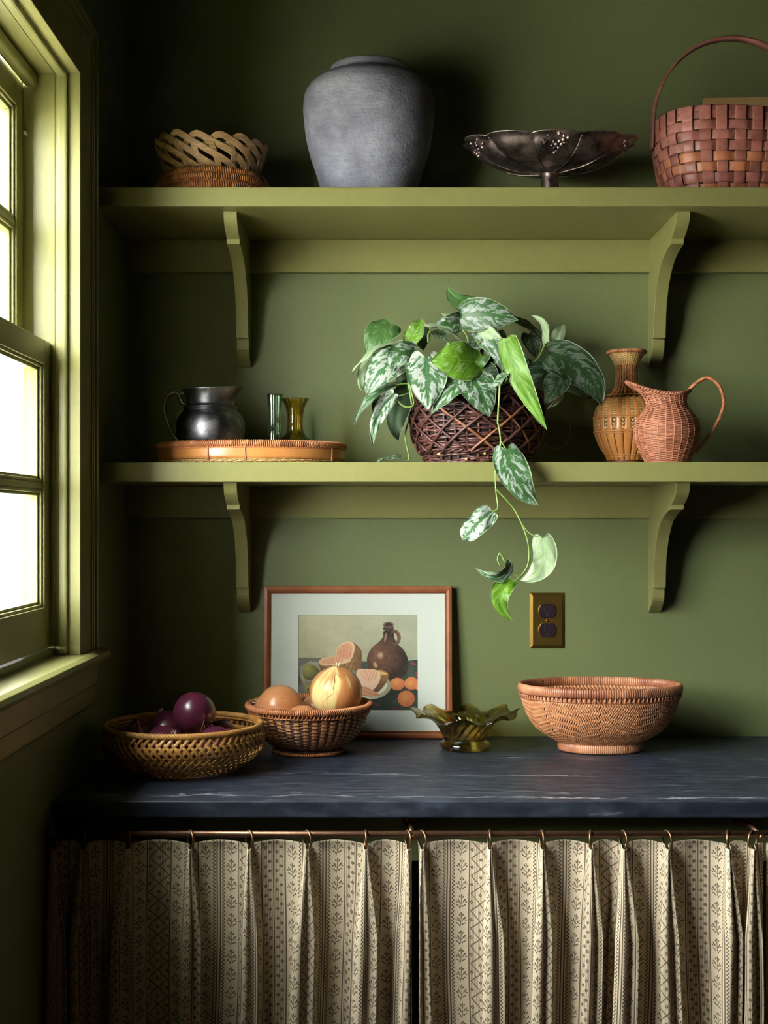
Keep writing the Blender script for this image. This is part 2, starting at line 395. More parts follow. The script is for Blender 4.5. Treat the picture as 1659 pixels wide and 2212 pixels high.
# ------------------------------------------------------------------ wall outlet
M['brass'] = pm('polished_brass', (168, 136, 66), (184, 150, 78), 12, rough=.3, metal=.95, bump=.02)
M['socket'] = pm('dark_brown_plastic', (38, 26, 32), rough=.35, bump=0)
M['screw'] = pm('copper_screw', (200, 130, 70), rough=.3, metal=1, bump=0)
ex0, ex1, ez0, ez1 = .3013, .3727, 1.0946, 1.2086; ecx = (ex0+ex1)/2; ecz = (ez0+ez1)/2
er = empty('wall_outlet', (ecx, 0, ecz), 'brass plated duplex power outlet on the green wall', 'outlet')
V = []
for k, (ins, y) in enumerate(((0, 0), (0, -.0015), (.0062, -.0058))):
    V += [(ex0+ins, y, ez0+ins), (ex1-ins, y, ez0+ins), (ex1-ins, y, ez1-ins), (ex0+ins, y, ez1-ins)]
F = [[k*4+i, k*4+(i+1) % 4, (k+1)*4+(i+1) % 4, (k+1)*4+i] for k in range(2) for i in range(4)]+[[8, 9, 10, 11]]
mk('cover_plate', V, F, M['brass'], er, False)
for s_ in (1, -1):
    cz = ecz+s_*.0197; pts = []
    for a in np.linspace(0, 2*PI, 64, endpoint=False):
        pts.append((ecx+.0176*math.cos(a), cz+max(-.0138, min(.0138, .0176*math.sin(a)))))
    rs = prism('receptacle', pts, 'xz', -.0082, -.004, M['socket'], er, .0006)
    rim = [(p[0]*1.0+(p[0]-ecx)*.045, -.0062, p[1]+(p[1]-cz)*.045) for p in pts]
    g = G(); P = np.array(rim); N = np.tile([0, -1, 0.], (len(P), 1)); g.add(*sweep(P, N, circ(.0005, 5), True)); g.build('receptacle_rim', M['brass'], er)
    dk = M['hole_shade']  # slots and ground hole are solid pieces, their inner shade painted dark
    for dx, h in ((-.0063, .0088), (.0063, .0072)): box('slot', ecx+dx-.0011, ecx+dx+.0011, -.0086, -.0078, cz-.001, cz-.001+h, dk, er, 0)
    prism('ground_hole', [(ecx+.0026*math.cos(a), cz-.0080+.0026*max(-.75, math.sin(a))) for a in np.linspace(0, 2*PI, 20, endpoint=False)], 'xz', -.0086, -.0078, dk, er)
o = solid_lathe('screw', [(.00001, .0), (.0032, .0), (.0030, .0012), (.0018, .0021), (.00001, .0024)], 0, 0, M['screw'], None, 24, 12, sm=False)
o.data.transform(Matrix.Translation((0, -.0058, 0))@Matrix.Rotation(PI/2, 4, 'X')); o.parent = er
# ------------------------------------------------------------------ top shelf
Z0 = Z1T
TH = lambda n, ph=0.0: np.arange(n)*2*PI/n+ph
# grey stoneware jar
def jar_mat():
    b = NB('weathered_grey_stoneware'); v = b.coords((1, 1, 1))
    n1 = b.noise(v, 9, 7, .6, .3); n2 = b.noise(b.coords((1, 1, 5)), 60, 6, .7); n3 = b.noise(v, 160, 4, .6)
    col = b.ramp(n1, [(.34, s2l((112, 112, 124))), (.5, s2l((150, 151, 166))), (.64, s2l((182, 184, 198)))])
    col = b.mix(b.ramp(n2, [(.45, (0, 0, 0)), (.75, (.5, .5, .5))]), col, s2l((104, 104, 112)))
    stn = b.ramp(b.noise(b.coords((1, 1, 1.6)), 12, 3, .5), [(.66, (0, 0, 0)), (.76, (.35, .35, .35))])
    col = b.mix(stn, col, s2l((140, 124, 112)))
    pit = b.n('TexVoronoi'); b.l(b.coords((1, 1, 1)), pit.inputs[0]); pit.inputs['Scale'].default_value = 90
    pm_ = b.ramp(pit.outputs[0], [(.06, (1, 1, 1)), (.12, (0, 0, 0))])
    msk = b.ramp(b.noise(v, 14, 2), [(.5, (0, 0, 0)), (.62, (.8, .8, .8))])
    col = b.mix(b.math('MULTIPLY', pm_, msk), col, s2l((40, 40, 46)))
    b.bsdf(col, .75, 0, b.math('ADD', b.math('MULTIPLY', n2, .6), n3), .8, .0016, spec=.3); return b.m
M['jar'] = jar_mat()
jx, jy = -.027, -.151
t = empty('stoneware_jar', (jx, jy, Z0), 'large grey weathered stoneware jar with a short neck on the upper shelf', 'jar')
prof = [(.0001, Z0+.0005), (.070, Z0+.0005), (.078, Z0+.003), (.0925, 1.998), (.103, 2.03), (.113, 2.06), (.121, 2.095), (.1255, 2.135), (.1262, 2.155), (.1235, 2.178), (.114, 2.195), (.104, 2.2045), (.1025, 2.2045), (.0985, 2.2085), (.097, 2.208), (.092, 2.2125), (.090, 2.212), (.082, 2.2155), (.0755, 2.218), (.0745, 2.224), (.0735, 2.231), (.070, 2.2345), (.066, 2.233), (.065, 2.225), (.068, 2.215), (.115, 2.17), (.118, 2.13), (.085, 2.0), (.0001, 1.985)]
def wob(th, t_, x, y, z): k = 1+.006*np.sin(2*th+1.2)+.003*np.sin(5*th+t_*9); return x*k, y*k, z+.0012*np.sin(th+.5)*np.clip((z-2.15)*20, 0, 1)
lathe('body', Surf(prof, jx, jy, fn=wob), M['jar'], t, 160, 240, caps=False)
# silver bowl
def silver_mat(name, c, c2, rough=.3, dk=.5):
    b = NB(name); v = b.coords((1, 1, 1)); n = b.noise(v, 26, 7, .7, .3)
    col = b.ramp(n, [(.36, s2l(tuple(q*dk for q in c))), (.5, s2l(c)), (.62, s2l(c2))]); r = b.math('MULTIPLY_ADD', b.noise(v, 50, 4), .3, rough-.12)
    b.bsdf(col, r, 1, b.noise(v, 120, 3), .12, .0006); return b.m
M['silver'] = silver_mat('tarnished_silver', (160, 144, 138), (206, 190, 182), .40)
bx, by = .3235, -.152
t = empty('silver_bowl', (bx, by, Z0), 'tarnished silver footed bowl with scalloped lobes and raised grapes on the upper shelf', 'bowl')
zr = 2.084
def lobes(th, t_, x, y, z):
    a = (th+PI/2+PI/12)/(2*PI)*12; fr = a-np.floor(a); big = (np.floor(a) % 2 == 0)
    seam = np.abs(np.sin(PI*fr))**.42; up = np.clip((t_-.14)/.5, 0, 1)
    k = 1+up*(.075*seam-.05)
    rr = np.sqrt(x*x/1.0+y*y)
    lift = np.clip(t_/.75, 0, 1)**2*(.0045*np.abs(np.sin(PI*fr))**.6+.012*np.cos(th)**2)
    return x*k, y*k, z+lift
prof = [(.013, 2.0265), (.03, 2.0285), (.06, 2.0315), (.09, 2.037), (.118, 2.046), (.138, 2.058), (.150, 2.069), (.158, 2.0735), (.166, 2.0745), (.1665, 2.0765), (.158, 2.0765), (.148, 2.072), (.13, 2.060), (.10, 2.0445), (.05, 2.035), (.0001, 2.033)]
def lobes2(th, t_, x, y, z):
    r_ = np.sqrt(x*x+(y/.74)**2)/.1665
    a = (th+PI/2+PI/10)/(2*PI)*10; fr = a-np.floor(a); odd = np.floor(a) % 2
    seam = np.abs(np.sin(PI*fr))**.5; up = np.clip((r_-.12)/.6, 0, 1)
    k = 1+up*(.085*seam-.06)
    return x*k, y*k, z+r_**3*(.0045*seam+.014*np.cos(th)**2-.004)
Sb = Surf(prof, bx, by, 1, .74, fn=lobes2)
body = lathe('bowl', Sb, M['silver'], t, 400, 90, caps=False)
g = G()
for i in range(10):                                              # ribs between lobes
    th = i*2*PI/10-PI/2-PI/10
    tt = np.linspace(.02, .47, 26); P, N = Sb.at(np.full(26, th), tt, .0006); g.add(*sweep(P, N, circ(.0011, 6)))
g.build('rib', M['silver'], t)
P, N = ring_path(Sb, .515, 400); mk('rim_wire', *sweep(P, N, circ(.0017, 7), True), M['silver'], t)
foot = [(.0001, Z0+.0005), (.036, Z0+.0005), (.037, Z0+.004), (.033, Z0+.007), (.026, Z0+.014), (.022, Z0+.022), (.0185, Z0+.032), (.0165, Z0+.045), (.0155, Z0+.056), (.0165, Z0+.062), (.014, Z0+.0655), (.0001, Z0+.066)]
solid_lathe('foot', foot, bx, by, M['silver'], t, 48, 50)
g = G()
rs_ = np.random.default_rng(3)
def ball(c, r, n=10, m=7, sq=(1, 1, 1)):
    V = []; F = []
    for j in range(m):
        ph = PI*j/(m-1)
        for i in range(n): a = 2*PI*i/n; V.append((c[0]+r*sq[0]*math.sin(ph)*math.cos(a), c[1]+r*sq[1]*math.sin(ph)*math.sin(a), c[2]+r*sq[2]*math.cos(ph)))
    for j in range(m-1):
        for i in range(n): F.append([j*n+i, (j+1)*n+i, (j+1)*n+(i+1) % n, j*n+(i+1) % n])
    return V, F
def relief(thc, t_c, pts, r):
    for dx, dt in pts:
        P, N = Sb.at(np.array([thc+dx]), np.array([t_c+dt]), 0); g.add(*ball(P[0], r*rs_.uniform(.8, 1.2), 10, 7))
grape = [(-.02, .03), (.05, .03), (.015, .01), (.085, .01), (-.05, .0), (.05, -.015), (-.01, -.02), (.03, -.04), (.1, .04), (0, -.06)]
relief(-PI/2-.02, .36, grape, .0052); tag(g.build('grape_relief', M['silver'], t), kind='stuff')
for thc in (-PI/2-1.25, -PI/2+1.25, -PI/2-.02, PI/2, 0, PI): g = G(); relief(thc, .42, [(rs_.uniform(-.17, .17), rs_.uniform(-.05, .02)) for _ in range(9)], .0042); tag(g.build('leaf_relief', M['silver'], t), kind='stuff')
# rattan coil tray (upside-down dish)
M['rattan_dark'] = pm('honey_rattan', (138, 84, 42), (176, 116, 62), 60, (1, 1, 1), rough=.45, var=.08, coat=.1)
M['rattan_core'] = pm('dark_rattan_core', (70, 42, 24), (92, 58, 34), 60, rough=.6)
cx, cy = -.3275, -.158
t = empty('coiled_rattan_dish', (cx, cy, Z0), 'flat round coiled rattan dish under the open bamboo basket, far left of the upper shelf', 'dish')
def slant(th, t_, x, y, z): return x, y, z
prof = [(.0001, Z0+.0005), (.085, Z0+.0005), (.1005, Z0+.006), (.1045, Z0+.018), (.101, Z0+.028), (.1025, Z0+.036), (.098, Z0+.047), (.088, Z0+.045), (.06, Z0+.042), (.0001, Z0+.041)]
Sd = Surf(prof, cx, cy)
lathe('core', Sd, M['rattan_core'], t, 96, 40, off=-.0012, caps=False)
for zz, R in ((.0445, .0052), (.0315, .0058), (.0165, .0068)):
    Sr = Surf([({.0445: .0985, .0315: .1045, .0165: .1010}[zz], Z0+zz-.001), ({.0445: .0985, .0315: .1045, .0165: .1010}[zz], Z0+zz+.001)], cx, cy, sm=False)
    o = wrapped_rim(Sr, .5, R, 150, .0016, per=8).build('coil', M['rattan_dark'], t)
g = G(); n = 190
for s_ in (1, -1): g.add(*stakes(Sd, TH(n), tz(Sd, Z0+.004), tz(Sd, Z0+.042), circ(.0011, 5), 9, .0016, s_*.05))
o = g.build('stitching', M['rattan_dark'], t); tag(o, kind='stuff')
# open bamboo basket on it
M['bamboo_strip'] = pm('pale_bamboo_strip', (158, 124, 82), (196, 160, 112), 40, (1, 1, 6), rough=.5, bump=.3, rnd=True, var=.09)
cx, cy = -.331, -.158; zb = Z0+.0475
t = empty('bamboo_basket', (cx, cy, zb), 'open-weave pale bamboo basket of wide diagonal strips, tilted on the coiled dish', 'basket')
# profile runs base to rim; tilt so its right side sits lower
prof = [(.0001, zb+.003), (.05, zb+.0035), (.078, zb+.007), (.091, zb+.018), (.098, zb+.034), (.103, zb+.052), (.106, zb+.060), (.1075, zb+.077)]
def tilt(th, t_, x, y, z): return x, y, z+.014*np.cos(th+.75)*np.clip((z-zb)/.05, 0, 1)*-1*0+.010*np.cos(th-2.2)*np.clip((z-zb)/.06, 0, 1)+.002*np.sin(th*5)
So = Surf(prof, cx, cy, fn=tilt)
sec = flat(.0118, .0016, 5); tA0, tA1 = .22, .985
nA = 16; n = 90
def bstrip(th0, sgn, span, name, wd, off0, parity):
    u = np.linspace(0, 1, n)
    th = th0+sgn*span*u
    tt = tA0+(tA1-tA0)*np.sin(u*PI)**.75 if sgn > 0 else tA0+(tA1-tA0)*u
    off = off0
    P, N = So.at(th, tt, off)
    mk(name, *sweep(P, N, flat(wd, .0015, 5)), M['bamboo_strip'], t)
for i in range(nA):
    th0 = i*2*PI/nA
    u = np.linspace(0, 1, n)
    # long shallow strips: rise steeply at the left, bend over at the rim and run down to the right
    th = th0+2.15*u; up_ = np.minimum(1, u/.16); hh = (.80+.20*np.sin(up_*PI/2))*(1-.95*((u-.10).clip(0)/.90)**1.15)
    tt = .16+(.975-.16)*hh
    P, N = So.at(th, tt, -.0035+.0050*up_+.0005*np.sin(u*PI*7+i)); mk('long_strip', *sweep(P, N, flat(.0122, .0014, 5)), M['bamboo_strip'], t)
nB = 18
for i in range(nB):
    th0 = i*2*PI/nB; u = np.linspace(0, 1, 60)
    th = th0-.40*u; tt = .10+.76*u
    P, N = So.at(th, tt, .0024*np.cos(u*PI*5+(i % 2)*PI)+.0008); mk('cross_strip', *sweep(P, N, flat(.0112, .0014, 5)), M['bamboo_strip'], t)
lathe('base', Surf([(.0001, zb), (.06, zb+.0), (.086, zb+.003), (.086, zb+.005), (.06, zb+.004), (.0001, zb+.004)], cx, cy, sm=False), M['bamboo_strip'], t, 48, 20, caps=False)
# splint basket with hoop handle
def splint(name, a, b2):
    return pm(name, a, b2, 26, (1, 1, 1), rough=.5, bump=.35, bdist=.0008, rnd=True, var=.13, coat=.15)
M['splint'] = splint('reddish_splint_wood', (116, 68, 58), (160, 100, 88))
M['splint2'] = splint('orange_splint_wood', (146, 84, 58), (178, 112, 78))
cx, cy = .676, -.152; zt = 2.1235
t = empty('splint_basket', (cx, cy, Z0), 'reddish woven splint basket with a tall bentwood hoop handle, right end of the upper shelf', 'basket')
def sq(th, t_, x, y, z):
    e = 3.2; k = (np.abs(np.cos(th))**e+np.abs(np.sin(th))**e)**(-1/e); bl = 1-.35*np.clip((z-Z0)/.16, 0, 1)
    kk = 1+(k-1)*bl
    return x*kk, y*kk, z+.004*np.sin(th*2)*np.clip((z-Z0)/.16, 0, 1)
prof = [(.0001, Z0+.002), (.09, Z0+.002), (.112, Z0+.004), (.121, Z0+.012), (.132, Z0+.040), (.142, Z0+.080), (.1485, Z0+.120), (.150, zt)]
Sp = Surf(prof, cx, cy, 1, .76, fn=sq)
nS = 30; tb = tz(Sp, Z0+.010); nR = 8
lathe('lining', Sp, M['rattan_core'], t, 64, 30, off=-.0035, t0=0, t1=tz(Sp, zt-.012), caps=False)
ts = [tz(Sp, Z0+.013+.0186*j) for j in range(nR)]
for j in range(nR):
    m = nS*8; th = np.arange(m)*2*PI/m
    off = .0022*np.tanh(2.2*np.cos(th*nS/2+j*PI))
    if j == nR-1: off = np.full(m, -.0012)
    P, N = Sp.at(th, np.full(m, ts[j]), off)
    mk('weaver', *sweep(P, N, flat(.0172 if j < nR-1 else .014, .0012), True), M['splint2'] if j in (0, 2, 3) else M['splint'], t)
for i in range(nS):
    th0 = i*2*PI/nS; zs = np.linspace(0, 1, 70); tt = .62*0+tb*.75+(1-tb*.75)*zs
    off = np.zeros(70)
    zc = np.interp(tt, Sp.t, Sp.P[:, 1])
    ph = (zc-(Z0+.013))/.0186
    off = -.0022*np.tanh(2.2*np.cos(PI*ph+PI*i))
    off = np.where(ph > nR-1.5, .0022, off)
    P, N = Sp.at(np.full(70, th0+(.012 if i % 3 else -.01)), tt, off)
    mk('stave', *sweep(P, N, flat(.0205, .0012)), M['splint'], t)
mk('rim_hoop', *sweep(*ring_path(Sp, .985, 120, -.003), flat(.012, .0025), True), M['splint'], t)
a = np.linspace(0, PI, 60); hx = .1535*np.cos(a); hz = np.sin(a)**.92*.178
P = np.stack([cx+hx, np.full(60, cy), 2.112+hz], 1); P = np.vstack([[cx+.1555, cy, 2.076], [cx+.155, cy, 2.095], P, [cx-.155, cy, 2.095], [cx-.1555, cy, 2.076]])
Cn = np.array([cx, cy, 2.13]); N = nrm(P-Cn)
mk('handle', *sweep(P, N, flat(.022, .0048)), M['splint'], t)
# board leaning behind it
M['board'] = pm('pale_maple_board', (206, 166, 112), (220, 182, 130), 14, (1.2, 8, 8), rough=.45, rnd=False)
o = box('wooden_board', .659, .93, -.0225, -.004, Z0+.0035, 2.2155, M['board'], bev=.002)
o.data.transform(Matrix.Translation((0, -.012, 0))@Matrix.Translation((.659, -.01, Z0+.004))@Matrix.Rotation(-.024, 4, 'Y')@Matrix.Rotation(-.03, 4, 'X')@Matrix.Translation((-.659, .01, -Z0-.004)))
tag(o, 'light wooden board standing behind the splint basket', 'board')
# ------------------------------------------------------------------ middle shelf
Z0 = Z2T
M['bamboo'] = pm('varnished_bamboo', (184, 120, 62), (206, 142, 80), 16, (1, 1, .6), rough=.3, coat=.3, bump=.06, var=.05)
M['rattan_tan'] = pm('tan_rattan', (168, 104, 66), (196, 130, 86), 90, rough=.42, coat=.15, var=.05)
M['weave_pale'] = pm('pale_cane', (196, 156, 96), (216, 180, 120), 80, rough=.42, coat=.2)
tx, ty = W(544, 990, -.150).x, -.150
t = empty('bamboo_tray', (tx, ty, Z0), 'low bamboo tray with a rattan-bound rim on the lower shelf', 'tray')
EL = .74; zt = 1.5035
Sw = Surf([(.1775, Z0+.006), (.1785, Z0+.018), (.179, Z0+.030)], tx, ty, 1, EL)
# band and tray wall
P, N = ring_path(Surf([(.179, Z0+.0195), (.179, Z0+.0196)], tx, ty, 1, EL, False), .5, 160)
mk('bamboo_band', *sweep(P, N, np.array([(-.0115, -.001), (.0115, -.001), (.0115, .0006), (.006, .0012), (-.006, .0012), (-.0115, .0006)]), True), M['bamboo'], t)
lathe('inner_wall', Surf([(.176, Z0+.001), (.176, zt-.003), (.174, zt-.003), (.174, Z0+.001)], tx, ty, 1, EL, False), M['rattan_core'], t, 120, 12, caps=False)
prism('tray_floor', [(tx+.175*math.cos(a), ty+.175*EL*math.sin(a)) for a in TH(80)], 'xy', Z0+.0075, Z0+.011, M['weave_pale'], t)
o = wrapped_rim(Surf([(.1775, zt-.0045), (.1775, zt-.0044)], tx, ty, 1, EL, False), .5, .0058, 290, .0013, per=8).build('rim', M['rattan_tan'], t)
g = G(); S_ = Surf([(.1805, zt-.013), (.1805, zt-.008)], tx, ty, 1, EL, False)
g.add(*stakes(S_, TH(145), 0, 1, circ(.0011, 5), 4, 0)); g.add(*sweep(*ring_path(S_, .15, 160), circ(.0012, 5), True)); g.build('rim_stitching', M['rattan_tan'], t)
for px_ in (352, 467, 722, 545):
    th0 = math.acos(max(-1, min(1, (px_-CX)*2.385/FPX/1.0*1-tx)) if False else max(-1, min(1, ((px_-544)/204))))*-1
    for d in (-.008, .008):
        S2 = Surf([(.1808, Z0+.004), (.1812, Z0+.02), (.1808, zt-.006)], tx, ty, 1, EL)
        mk('cane_tie', *stakes(S2, [th0+d], 0, 1, circ(.0014, 6), 8, .0004, -d*1.5), M['rattan_tan'], t)
g = G(); Sl = Surf([(.165, Z0+.0008), (.1785, Z0+.0035), (.1800, Z0+.007)], tx, ty, 1, EL)
g.add(*rows(Sl, [.15, .35, .55, .75, .95], 120, .0009, .0010, 4, 5)); g.add(*stakes(Sl, TH(120), 0, 1, circ(.0010, 5), 4, 0))
tag(g.build('base_weave', M['weave_pale'], t), kind='stuff')
zf = Z0+.0115
# pewter pitcher
M['pewter'] = silver_mat('dark_pewter', (128, 128, 134), (176, 176, 182), .36, .8)
px0, py0 = W(455, 900, -.150).x, -.150
t = empty('pewter_pitcher', (px0, py0, zf), 'dark pewter pitcher with a scrolled handle on the left of the bamboo tray', 'pitcher')
prof = [(.0001, zf), (.040, zf), (.044, zf+.004), (.046, zf+.010), (.057, zf+.022), (.064, 1.512), (.0665, 1.530), (.066, 1.545), (.061, 1.558), (.053, 1.567), (.0500, 1.5705), (.0515, 1.5725), (.0525, 1.5745), (.0500, 1.577), (.0462, 1.580), (.0458, 1.588), (.0480, 1.598), (.0525, 1.6075), (.0535, 1.6095), (.052, 1.6105), (.0505, 1.608), (.045, 1.597), (.043, 1.585), (.050, 1.566), (.062, 1.545), (.060, 1.51), (.04, zf+.01), (.0001, zf+.008)]
def spout(th, t_, x, y, z):
    k = np.clip((z-1.585)/.024, 0, 1)**1.5*np.clip(np.cos(th+.5), 0, 1)**6*.016; kd = np.clip((z-1.59)/.02, 0, 1)
    return x+k, y-k*.35, z+.25*k-.002*kd*np.cos(2*th)*0
lathe('body', Surf(prof, px0, py0, fn=spout), M['pewter'], t, 96, 200, caps=False)
hp = [W(*q, -.150) for q in ((401, 884), (403, 877), (400, 873), (394, 871), (390, 862), (386, 852), (380, 848), (372, 849), (362, 857), (356, 871), (355, 888), (360, 906), (368, 926), (378, 944), (386, 952))]
mk('handle', *tube(hp, .0034, 10, sm=70, scale=[.5, .8, 1, 1, 1.1, 1.15, 1.1, 1.1, 1.1, 1, .9, .8, .7, .8]), M['pewter'], t)
hp = [W(*q, -.150) for q in ((381, 850), (383, 843), (388, 844), (392, 851), (397, 848), (400, 843))]
mk('thumb_scroll', *tube(hp, .0026, 8, sm=30, scale=[.4, .9, 1, 1, 1]), M['pewter'], t)
# glass vases
def glass(name, col, rough=.02):
    b = NB(name); b.bsdf(col, rough, 0, trans=1.0, ior=1.48)
    return b.m
def tinted(name, col, body=.2):
    """coloured glass: transparent tint that lets light through, with fresnel reflection"""
    b = NB(name); t_ = b.n('BsdfTransparent'); t_.inputs[0].default_value = (*col, 1)
    r_ = b.n('BsdfRefraction'); r_.inputs[0].default_value = (*col, 1); r_.inputs['IOR'].default_value = 1.12; r_.inputs['Roughness'].default_value = .0
    mx = b.n('MixShader'); mx.inputs[0].default_value = body; b.l(t_.outputs[0], mx.inputs[1]); b.l(r_.outputs[0], mx.inputs[2])
    g_ = b.n('BsdfGlossy'); g_.inputs['Roughness'].default_value = .04
    lw = b.n('LayerWeight'); lw.inputs[0].default_value = .35
    f = b.math('MULTIPLY_ADD', lw.outputs['Fresnel'], .85, .03)
    x = b.n('MixShader'); b.l(f, x.inputs[0]); b.l(mx.outputs[0], x.inputs[1]); b.l(g_.outputs[0], x.inputs[2]); b.l(x.outputs[0], b.out.inputs[0]); return b.m
M['green_glass'] = tinted('clear_green_glass', (.90, .985, .90))
M['amber_glass'] = tinted('amber_yellow_glass', (.97, .87, .42))
M['olive_glass'] = tinted('olive_amber_glass', (.95, .82, .34), .4)
vx, vy = W(594, 900, -.118).x, -.118
t = empty('bud_vase', (vx, vy, zf), 'slim clear green glass bud vase standing on the bamboo tray', 'vase')
def oct_(k, n, lo=None):
    def f(th, t_, x, y, z):
        q = 1+k*(np.abs(np.cos(th*n/2))-.6)
        return x*q, y*q, z
    return f
prof = [(.0001, zf), (.023, zf), (.0245, zf+.003), (.024, zf+.008), (.0185, zf+.028), (.0140, zf+.046), (.0128, zf+.065), (.0130, zf+.090), (.0140, zf+.110), (.0148, zf+.124), (.0148, zf+.1285), (.0133, zf+.1290), (.0122, zf+.11), (.0108, zf+.09), (.0106, zf+.065), (.012, zf+.046), (.017, zf+.025), (.020, zf+.010), (.0001, zf+.008)]
lathe('body', Surf(prof, vx, vy, fn=oct_(.08, 8)), M['green_glass'], t, 96, 120, caps=False)
vx, vy = W(637.5, 900, -.152).x, -.152
t = empty('flared_vase', (vx, vy, zf), 'amber yellow glass vase with a flared mouth, beside the green bud vase', 'vase')
prof = [(.0001, zf), (.028, zf), (.034, zf+.004), (.038, zf+.012), (.037, zf+.022), (.0305, zf+.036), (.021, zf+.046), (.0158, zf+.056), (.0148, zf+.068), (.0152, zf+.083), (.0175, zf+.098), (.0220, zf+.110), (.0262, zf+.1165), (.0262, zf+.1175), (.0245, zf+.1178), (.0200, zf+.110), (.0155, zf+.098), (.0132, zf+.083), (.0130, zf+.068), (.014, zf+.056), (.019, zf+.047), (.029, zf+.034), (.034, zf+.02), (.033, zf+.010), (.0001, zf+.008)]
lathe('body', Surf(prof, vx, vy, fn=oct_(.05, 10)), M['amber_glass'], t, 100, 140, caps=False)
# willow basket
M['willow'] = pm('dark_brown_willow', (52, 29, 27), (96, 60, 54), 40, (1, 1, 1), rough=.4, coat=.15, var=.12, rnd=True)
M['willow_shadow'] = pm('willow_inside_shaded', (26, 15, 12), (38, 22, 18), 40, rough=.7)  # darker willow behind the rods, shade put into its colour
M['willow2'] = pm('red_brown_willow', (118, 72, 48), (150, 98, 66), 40, rough=.42, coat=.1, var=.12, rnd=True)
wx, wy = W(1030, 930, -.157).x, -.157
t = empty('willow_basket', (wx, wy, Z0), 'dark brown willow basket with crossed outer rods holding the trailing plant', 'basket')
prof = [(.0001, Z0+.001), (.095, Z0+.001), (.100, Z0+.004), (.1035, Z0+.022), (.109, Z0+.030), (.118, Z0+.055), (.1225, Z0+.090), (.1235, Z0+.118), (.1215, Z0+.140)]
Sw = Surf(prof, wx, wy)
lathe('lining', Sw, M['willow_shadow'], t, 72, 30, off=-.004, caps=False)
g = G(); nr = 38; t0 = tz(Sw, Z0+.002)
for q in range(nr):
    tt = t0+(1-t0)*q/(nr-1)
    lastp = []
    n = 150; th = TH(n); ph = rng.uniform(0, 6)
    off = .0020*np.cos(th*17+(q % 2)*PI)+.0006*np.sin(th*5+ph)
    P, N = Sw.at(th, np.clip(tt+.012*np.sin(th*2+ph)+.009*np.sin(th*5+ph*2)+.006*np.sin(th*9+ph*3), 0, 1), off)
    g.add(*sweep(P, N, circ(rng.uniform(.0019, .0028), 6), True))
tag(g.build('woven_rods', M['willow'], t), kind='stuff')
g = G(); g.add(*stakes(Sw, TH(34, .05), t0, 1, circ(.0026, 6), 16, -.0008)); g.build('uprights', M['willow'], t)
lo, hi = tz(Sw, Z0+.026), tz(Sw, Z0+.124)
for s_ in (1, -1):
    for i in range(15):
        th0 = i*2*PI/15+rng.uniform(-.04, .04)+(0 if s_ > 0 else .2)
        u = np.linspace(0, 1, 30); span = rng.uniform(.95, 1.15)
        tt = lo+(hi-lo)*u; off = .0045+.0022*np.sin(u*PI)+(.0012 if s_ > 0 else 0)
        P, N = Sw.at(th0+s_*span*(u-.5), tt, off)
        mk('crossed_rod', *sweep(P, N, circ(rng.uniform(.0021, .0029), 7)), M['willow2'] if rng.random() < .4 else M['willow'], t)
for tt, r_ in ((.985, .0042), (.955, .0038), (tz(Sw, Z0+.026), .0035)):
    g = G()
    for k in range(3):
        th = TH(160); ph = k*2*PI/3
        P, N = Sw.at(th, np.clip(tt+.012*np.sin(th*14+ph), 0, 1), .003+.0022*np.cos(th*14+ph)); g.add(*sweep(P, N, circ(r_*.6, 6), True))
    g.build('rope_border', M['willow'], t)
for px_, py_ in ((949, 980), (1048, 979), (1008, 991)):                      # cut rod ends
    p = W(px_, py_, 0); D = 2.42; p = Vector(((px_-CX)*2.402/FPX, 2.402+CAMY, CAMZ-(py_-CY)*2.402/FPX))
    mk('rod_end', *tube([p+Vector((-.002, .016, 0)), p+Vector((0, .004, 0)), p], .0027, 8), M['weave_pale'], t)
# bamboo vase
vx, vy = W(1353.5, 900, -.088).x, -.088
t = empty('bamboo_vase', (vx, vy, Z0), 'tall bottle-shaped bamboo and cane vase behind the pink rattan pitcher', 'vase')
s_v = FPX/(vy-CAMY)
zz = lambda py: CAMZ+(CY-py)/s_v
prof = [(.0001, Z0+.001), (.038, Z0+.001), (.040, Z0+.004), (.038, Z0+.009), (.0395, zz(986)), (.0515, zz(966)), (.0615, zz(941)), (.0645, zz(915)), (.0625, zz(895)), (.0565, zz(877)), (.044, zz(860)), (.030, zz(848)), (.0225, zz(836)), (.0208, zz(820)), (.0206, zz(800)), (.0225, zz(788)), (.0290, zz(773)), (.0370, zz(760))]
Sv = Surf(prof, vx, vy)
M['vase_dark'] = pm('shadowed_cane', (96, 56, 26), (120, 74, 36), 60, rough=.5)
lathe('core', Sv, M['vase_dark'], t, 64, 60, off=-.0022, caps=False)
tS0, tS1 = tz(Sv, Z0+.012), tz(Sv, zz(860))
nst = 22
